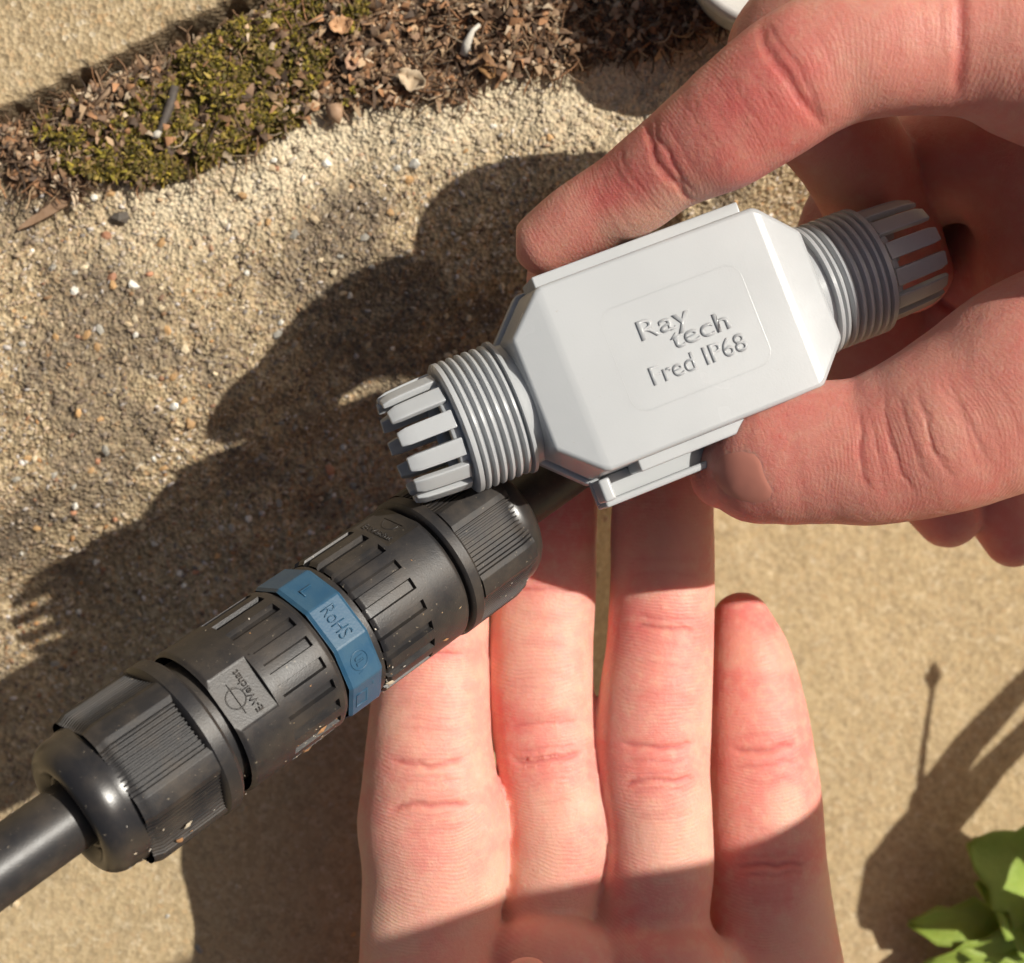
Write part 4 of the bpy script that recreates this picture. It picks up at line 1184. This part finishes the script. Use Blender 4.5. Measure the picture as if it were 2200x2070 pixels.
# --- left hand: palm up, fingers pointing to the top of the picture
def left_hand():
    I = Limb([(945, 1180, 24, 95, .85), (938, 1260, 25, 112, .85), (930, 1330, 26, 121, .85), (925, 1420, 26, 124, .85), (924, 1520, 27, 129, .85), (922, 1600, 28, 136, .84), (923, 1664, 28, 144, .84),
              (929, 1760, 27, 162, .8), (934, 1857, 26, 157, .8), (926, 1966, 25, 150, .8), (930, 2080, 26, 160, .8)], tip=9, k=1.0)
    Mi = Limb([(1185, 985, 16, 88, .85), (1180, 1070, 17, 104, .85), (1173, 1170, 18, 108, .85), (1170, 1265, 19, 111, .85), (1163, 1383, 21, 112, .85), (1163, 1483, 22, 113, .85), (1170, 1570, 22, 113, .85), (1176, 1634, 23, 110, .84),
               (1190, 1710, 23, 112, .82), (1200, 1785, 23, 112, .82), (1190, 1870, 22, 108, .82), (1175, 1960, 20, 106, .82), (1170, 2080, 20, 112, .8)], tip=9, k=1.0)
    Ri = Limb([(1425, 960, 18, 92, .85), (1424, 1040, 19, 106, .85), (1423, 1130, 20, 111, .85), (1423, 1241, 21, 112, .85), (1418, 1386, 22, 115, .85), (1409, 1490, 23, 121, .85), (1403, 1573, 23, 125, .84), (1404, 1652, 24, 121, .83),
               (1414, 1755, 24, 116, .82), (1415, 1875, 23, 118, .82), (1400, 1966, 21, 122, .8), (1385, 2080, 20, 125, .8)], tip=9, k=1.0)
    Pk = Limb([(1592, 1330, 9, 66, .9), (1604, 1392, 10, 88, .9), (1616, 1483, 11, 106, .88), (1628, 1604, 12, 119, .86), (1636, 1706, 12, 128, .85), (1642, 1845, 12, 133, .84), (1652, 1966, 11, 140, .83), (1664, 2090, 12, 150, .83)], tip=5.2, k=.8)
    palm = Limb([(1180, 2085, 22, 400, .26), (1190, 2180, 22, 440, .26), (1190, 2400, 22, 470, .28), (1180, 2750, 20, 460, .3), (1150, 3050, 18, 330, .45), (1140, 3400, 16, 310, .6), (1130, 4300, 14, 340, .65)], tip=7.5, k=4.5)
    # pads at the finger roots
    b = [Blob(P(930, 2125, 31), (13, 10, 8), k=1.6), Blob(P(1180, 2070, 28), (12.5, 9, 9), k=1.6), Blob(P(1420, 2085, 27), (12.5, 9, 8), k=1.6), Blob(P(1640, 2180, 18), (13, 12, 8), k=3)]
    th = Limb([(1128, 2118, 44, 62, .8), (1095, 2170, 42, 88, .8), (1000, 2280, 42, 105, .85), (860, 2450, 38, 130, .9), (840, 2700, 30, 170, .9)], tip=5.5, k=1.0)
    prims = [I, Mi, Ri, Pk, palm] + b + [th]
    # prim, px, py, depth, width, curvature, half width
    cr = [(0, 925, 1390, .30, .35, .010, 8), (0, 925, 1400, .15, .3, -.01, 8), (0, 923, 1622, .35, .4, -.012, 9), (0, 923, 1690, .45, .45, .012, 10), (0, 923, 1655, .12, .3, .0, 9),
          (1, 1165, 1540, .25, .35, .01, 8), (1, 1170, 1632, .5, .45, -.01, 9), (1, 1172, 1610, .15, .3, .0, 8), (1, 1172, 1275, .25, .4, 0, 8),
          (2, 1420, 1342, .35, .4, .012, 8), (2, 1420, 1325, .15, .3, .0, 8), (2, 1403, 1610, .42, .42, -.008, 9), (2, 1404, 1665, .35, .4, .014, 9), (2, 1404, 1638, .15, .3, .0, 8),
          (3, 1640, 1600, .42, .42, -.006, 8), (3, 1642, 1625, .15, .3, .004, 8), (3, 1652, 1830, .42, .42, .006, 9), (3, 1652, 1850, .2, .3, -.006, 8)]
    g = np.random.default_rng(4)
    for pi, (y0, y1), x in ((0, (1380, 1760), 925), (1, (1300, 1760), 1172), (2, (1200, 1780), 1412), (3, (1560, 1900), 1645)):
        for q in range(14):
            cr.append((pi, x, g.uniform(y0, y1), g.uniform(.03, .08), .22, g.normal() * .012, g.uniform(4, 9)))
    def red(co, bi, bs, bt, prims):
        r = 0.30 + 0.25 * vnoise(co[:, 0], co[:, 1], 14, 81) + 0.12 * vnoise(co[:, 0], co[:, 1], 5, 82)
        L = np.zeros(len(co)); pl = np.zeros(len(co))
        for pi, tip in ((0, 30), (1, 30), (2, 24), (3, 22)):
            m = bi == pi
            r[m] += 0.45 * sstep(tip, tip * 0.3, bs[m]) * (1 if pi != 2 else 0.4)
            jn = np.zeros(m.sum())
            for c in cr:
                if c[0] == pi and c[3] > .2: jn = np.maximum(jn, np.exp(-((bs[m] - prims[pi].at(c[1], c[2])) / 4) ** 2))
            r[m] += 0.25 * jn
            pl[m] = 0.35 * (1 - jn) * sstep(0.1, 0.6, vnoise(co[m, 0], co[m, 1], 9, 84 + pi))
        r[bi == 3] += 0.2
        return np.clip(r, 0, 1), pl
    o = build_hand('left_hand', prims, M_SKINL, (-48, -330, -16), (72, 12, 64), 0.72, cr, red)
    o.name = 'person'
    tag(o, 'open hand palm up with four fingers together under the black connector', 'hand', 'hands of one person')
    return o
LH = left_hand()

def right_hand():
    I = Limb([(1164, 527, 60, 70, 1.1), (1232, 482, 62, 82, 1.05), (1300, 445, 64, 90, 1.0), (1345, 420, 66, 96, .9), (1436, 352, 70, 104, .9), (1500, 312, 72, 120, .88), (1545, 285, 73.5, 130, .86), (1600, 245, 75, 137, .86),
              (1655, 205, 76.5, 143, .86), (1720, 160, 78, 146, .86), (1800, 122, 79, 148, .85), (1900, 100, 80, 150, .85), (2000, 92, 80, 155, .85), (2120, 85, 80, 170, .85), (2320, 100, 78, 210, .8)], tip=4.6, k=.8)
    T = Limb([(1546, 1022, 57, 82, .74), (1586, 1013, 59, 116, .74), (1650, 992, 61, 141, .74), (1722, 977, 62, 152, .75), (1790, 972, 63, 155, .78), (1860, 969, 64, 162, .8), (1930, 952, 65, 172, .82),
              (1990, 932, 66, 183, .84), (2100, 882, 67, 202, .86), (2200, 828, 68, 220, .88), (2320, 775, 69, 228, .88), (2460, 720, 70, 240, .88)], tip=5.2, k=.8)
    Mid = Limb([(1960, 600, 30, 90, .9), (1900, 470, 34, 110, .9), (1830, 330, 42, 120, .9), (1730, 200, 52, 124, .9), (1690, 120, 56, 130, .9), (1760, 40, 60, 132, .9), (1950, -20, 64, 140, .9), (2300, -20, 66, 160, .9)], tip=6, k=.6)
    Rg = Limb([(2040, 1110, 12, 75, .9), (2005, 1040, 12, 96, .9), (1950, 920, 13, 112, .9), (1880, 760, 15, 122, .9), (1840, 620, 17, 126, .9), (1845, 500, 20, 130, .9), (1935, 395, 28, 128, .9), (2080, 330, 38, 136, .9), (2300, 320, 48, 160, .9)], tip=6, k=.6)
    Pk = Limb([(2175, 1155, 8, 66, .9), (2150, 1080, 9, 88, .9), (2110, 940, 10, 112, .9), (2070, 800, 12, 122, .9), (2080, 660, 16, 134, .9), (2160, 560, 24, 150, .9), (2350, 500, 40, 180, .9)], tip=6, k=.6)
    palm = [Blob((104, 42, 42), (22, 36, 20), k=6), Blob((88, 36, 14), (20, 26, 10), k=4), Blob(P(2250, 100, 76), (15, 11.5, 13), k=3), Blob(P(1216, 604, 49), (6.8, 7, 9), k=3)]  # last blob: added under the side lip to close a lit gap in the shadow
    back = Limb([(78, 66, 78, 13, 1), (100, 62, 82, 20, 1), (128, 52, 84, 27, 1), (158, 34, 82, 30, 1), (180, 10, 84, 28, 1)], tip=8, k=5, raw=True, ds=2)
    thenar = Limb([(93, 14, 70, 16, 1), (115, 20, 71, 21, 1), (145, 20, 76, 26, 1), (170, 8, 82, 28, 1)], tip=8, k=5, raw=True, ds=2)
    wrist = Limb([(158, 24, 80, 32, 1), (178, 0, 94, 27, 1), (186, -32, 122, 27, 1), (178, -48, 156, 32, 1), (158, -50, 214, 38, 1), (150, -56, 275, 40, 1)], tip=10, k=8, raw=True, ds=3)
    palm += [back, thenar, Blob((108, 56, 95), (19, 22, 19), k=6)]  # blob: added bulge out of view, shades the right threaded end
    prims = [I, T, Mid, Rg, Pk] + palm + [wrist]
    cr = [(0, 1462, 385, .30, .55, .010, 11), (0, 1475, 375, .14, .4, .006, 10), (0, 1700, 190, .32, .7, .006, 13), (0, 1725, 185, .14, .4, -.004, 12), (0, 2030, 110, .42, 1.0, -.004, 14),
          (1, 1845, 965, .15, .4, .012, 9), (1, 1914, 960, .15, .36, .012, 11), (1, 1955, 955, .10, .36, .008, 10), (1, 1992, 950, .06, .36, .004, 10), (1, 1880, 960, .05, .3, .016, 6),
          (3, 1900, 440, .8, .8, 0, 14), (4, 2110, 640, .8, .8, 0, 14)]
    g = np.random.default_rng(14)
    for q in range(18): cr.append((1, g.uniform(1830, 2180), 950, g.uniform(.02, .06), .3, g.normal() * .008, g.uniform(5, 13)))
    for q in range(18): cr.append((0, g.uniform(1250, 2000), np.interp(0, [0, 1], [0, 1]) + 300, g.uniform(.03, .07), .25, g.normal() * .01, g.uniform(5, 10)))
    def red(co, bi, bs, bt, prims):
        r = 0.32 + 0.22 * vnoise(co[:, 0], co[:, 1], 14, 181) + 0.10 * vnoise(co[:, 0], co[:, 1], 5, 182)
        m = bi == 0
        r[m] += 0.55 * np.exp(-((bs[m] - 19) / 9) ** 2) + 0.35 * np.exp(-((bs[m] - 44) / 9) ** 2)
        # pressed pad pales along the white box
        ev = np.array([-math.sin(math.radians(21.5)), math.cos(math.radians(21.5))])
        q = P(1290, 555, 62)[:2]; dd = (co[:, :2] - q) @ ev
        pl = np.zeros(len(co)); pl[m] = 0.9 * sstep(7.5, 2.0, dd[m]) * sstep(8, 14, bs[m]) * sstep(34, 24, bs[m])
        r[m] -= 0.4 * pl[m]
        m = bi == 1; r[m] += 0.18 * sstep(34, 14, bs[m])
        return np.clip(r, 0, 1), pl
    o = build_hand('right_hand', prims, M_SKINR, (0, -175, 0), (222, 112, 292), 0.72, cr, red)
    o.name = 'person'
    tag(o, 'hand from the right pinching the white box between index finger and thumb', 'hand', 'hands of one person')
    return o
RH = right_hand()

def thumb_nail():
    me = RH.data
    bm = bmesh.new(); bm.from_mesh(me); bvh = BVHTree.FromBMesh(bm)
    eye = Vector((0, 0, CAMH * MM))
    # outline of the nail plate, cuticle on the right
    out = [(1560, 958), (1596, 955), (1628, 962), (1646, 984), (1652, 1012), (1664, 1040), (1678, 1064), (1672, 1088), (1640, 1100), (1596, 1096), (1550, 1076), (1520, 1046), (1508, 1012), (1516, 980), (1536, 964)]
    n = len(out); c = np.mean(out, 0); rings = 7; V = []; ok = True
    for r in range(rings):
        f = 1 - r / rings
        for i in range(n * 3):
            a = i / 3; i0 = int(a) % n; fr = a - int(a)
            p = np.array(out[i0]) * (1 - fr) + np.array(out[(i0 + 1) % n]) * fr
            p = c + (p - c) * f
            for _ in range(40):
                d = Vector(P(p[0], p[1], 60)) * MM - eye; d.normalize()
                hit, nn, _, _ = bvh.ray_cast(eye, d)
                if hit is not None and -nn.dot(d) > 0.34 and (eye - hit).length < 0.275: break
                p = p + (c - p) * 0.04
            V.append(hit + nn * (-0.00025 + 0.00036 * min(1.0, r / 2.0)))
    d = Vector(P(c[0], c[1], 60)) * MM - eye; d.normalize()
    hit, nn, _, _ = bvh.ray_cast(eye, d); V.append(hit + nn * 0.00013)
    m = n * 3; F = []
    for r in range(rings - 1):
        for i in range(m):
            a = r * m + i; b = r * m + (i + 1) % m
            F.append([a, b, b + m, a + m])
    for i in range(m): F.append([(rings - 1) * m + i, (rings - 1) * m + (i + 1) % m, len(V) - 1])
    o = mesh_obj('thumb_nail', [tuple(v) for v in V], F, M_NAIL, RH, True, 1.0)
    b2 = bmesh.new(); b2.from_mesh(o.data); bmesh.ops.recalc_face_normals(b2, faces=b2.faces[:]); b2.to_mesh(o.data); b2.free()
    sd = o.modifiers.new('thick', 'SOLIDIFY'); sd.thickness = 0.0004; sd.offset = -1
    ss = o.modifiers.new('sm', 'SMOOTH'); ss.iterations = 3; ss.factor = 0.5
    bm.free()
thumb_nail()

# ------------------------------------------------------------------ plant at the lower right
def plant():
    t = NT('leaf_green'); v = t.coord()
    n = t.noise(v, 120, 4)
    t.l(t.mix(n, (0.17, 0.27, 0.035), (0.36, 0.44, 0.08)), t.b.inputs['Base Color']); t.b.inputs['Roughness'].default_value = 0.62
    wv = t.noise(v, 500, 4); t.l(t.bump(wv, 0.5, 0.0006), t.b.inputs['Normal'])
    t.b.inputs['Subsurface Weight'].default_value = 0.3; t.b.inputs['Subsurface Scale'].default_value = 0.001; t.b.inputs['Subsurface Radius'].default_value = (.6, 1, .2)
    root = empty('weed', P(2230, 2010, -95))
    tag(root, 'green leafy weed in the lower right corner', 'plant')
    base = P(2230, 2010, -98)
    r = np.random.default_rng(6)
    def leaf(a, b, w, sag=3.0, tw=0.0, name='leaf'):
        a = np.array(a); b = np.array(b); d = b - a; L = np.linalg.norm(d); d /= L
        sd = nrm(np.cross(d, [0.15, tw, 1])); up = np.cross(sd, d); n = 12; V = []; F = []
        for i in range(n):
            q = i / (n - 1); ww = w * (math.sin(math.pi * (0.06 + 0.92 * q ** 0.8)) ** 0.75) * (1 + 0.16 * math.sin(23 * q + w))
            c = a + d * L * q + up * sag * 4 * q * (1 - q) - np.array([0, 0, sag * q * q])
            for j in range(7):
                e = (j - 3) / 3
                V.append(c + sd * ww * e + up * (0.30 * ww * abs(e) - 0.8 * math.sin(9 * q + 3 * e)))
        for i in range(n - 1):
            for j in range(6):
                k = i * 7 + j; F.append([k, k + 7, k + 8, k + 1])
        V = np.array(V) - base
        o = mesh_obj(name, V, F, t.m, root)
        sdm = o.modifiers.new('thick', 'SOLIDIFY'); sdm.thickness = 0.0003
    root.location = Vector(base) * MM
    leaf(P(2260, 1900, -82), P(2085, 1815, -72), 12.5, 2)
    leaf(P(2250, 2000, -84), P(2105, 1900, -76), 11.25, 2.5, 0.4)
    leaf(P(2230, 2040, -86), P(1990, 2075, -80), 10.0, 2.5, -0.3)
    leaf(P(2240, 2010, -84), P(1955, 1990, -82), 7.5, 2.0, 0.3)
    leaf(P(2200, 2090, -88), P(2020, 2150, -82), 11.25, 2)
    leaf(P(2260, 2000, -88), P(2140, 2090, -80), 11.25, 2, 0.6)
    leaf(P(2240, 1980, -88), P(2170, 1790, -76), 7.5, 2, -0.6)
    leaf(P(2300, 2050, -78), P(2420, 1900, -58), 12.5, 2)
    # tall blades and stalks whose shadows fall on the ground
    def sh(px, py, tt):
        p = gz(px, py); return p + np.array([SUNV.x / SUNV.z, SUNV.y / SUNV.z, 1.0]) * tt
    def blade(pts, w, name='stem'):
        V, F = tube([np.array(q) for q in pts], w, 8); V = np.array(V) - base
        mesh_obj(name, V, F, t.m, root)
    st = base + np.array([6, 0, 2])
    blade([st, sh(1990, 1800, 56), sh(1995, 1720, 64), sh(2080, 1600, 74), sh(2200, 1470, 86), sh(2290, 1380, 100)], [3, 4.5, 4.0, 3.4, 3.0, 1.8])
    blade([st, sh(2000, 1800, 54), sh(2060, 1730, 62), sh(2140, 1640, 68), sh(2240, 1540, 76), sh(2330, 1450, 90)], [3, 5.0, 4.0, 3.4, 2.8, 1.6])
    blade([st, sh(1890, 1960, 62), sh(1930, 1860, 70), sh(1980, 1780, 80), sh(2010, 1740, 90)], [2, 5, 7, 6.0, 3.5])
    blade([st, sh(1972, 1740, 50), sh(1985, 1600, 64), sh(2004, 1470, 76)], [1, 0.9, 0.7, 0.6])
    blade([sh(2001, 1480, 75), sh(2003, 1458, 77), sh(2008, 1425, 80)], [0.6, 1.8, 0.5], 'bud')
plant()
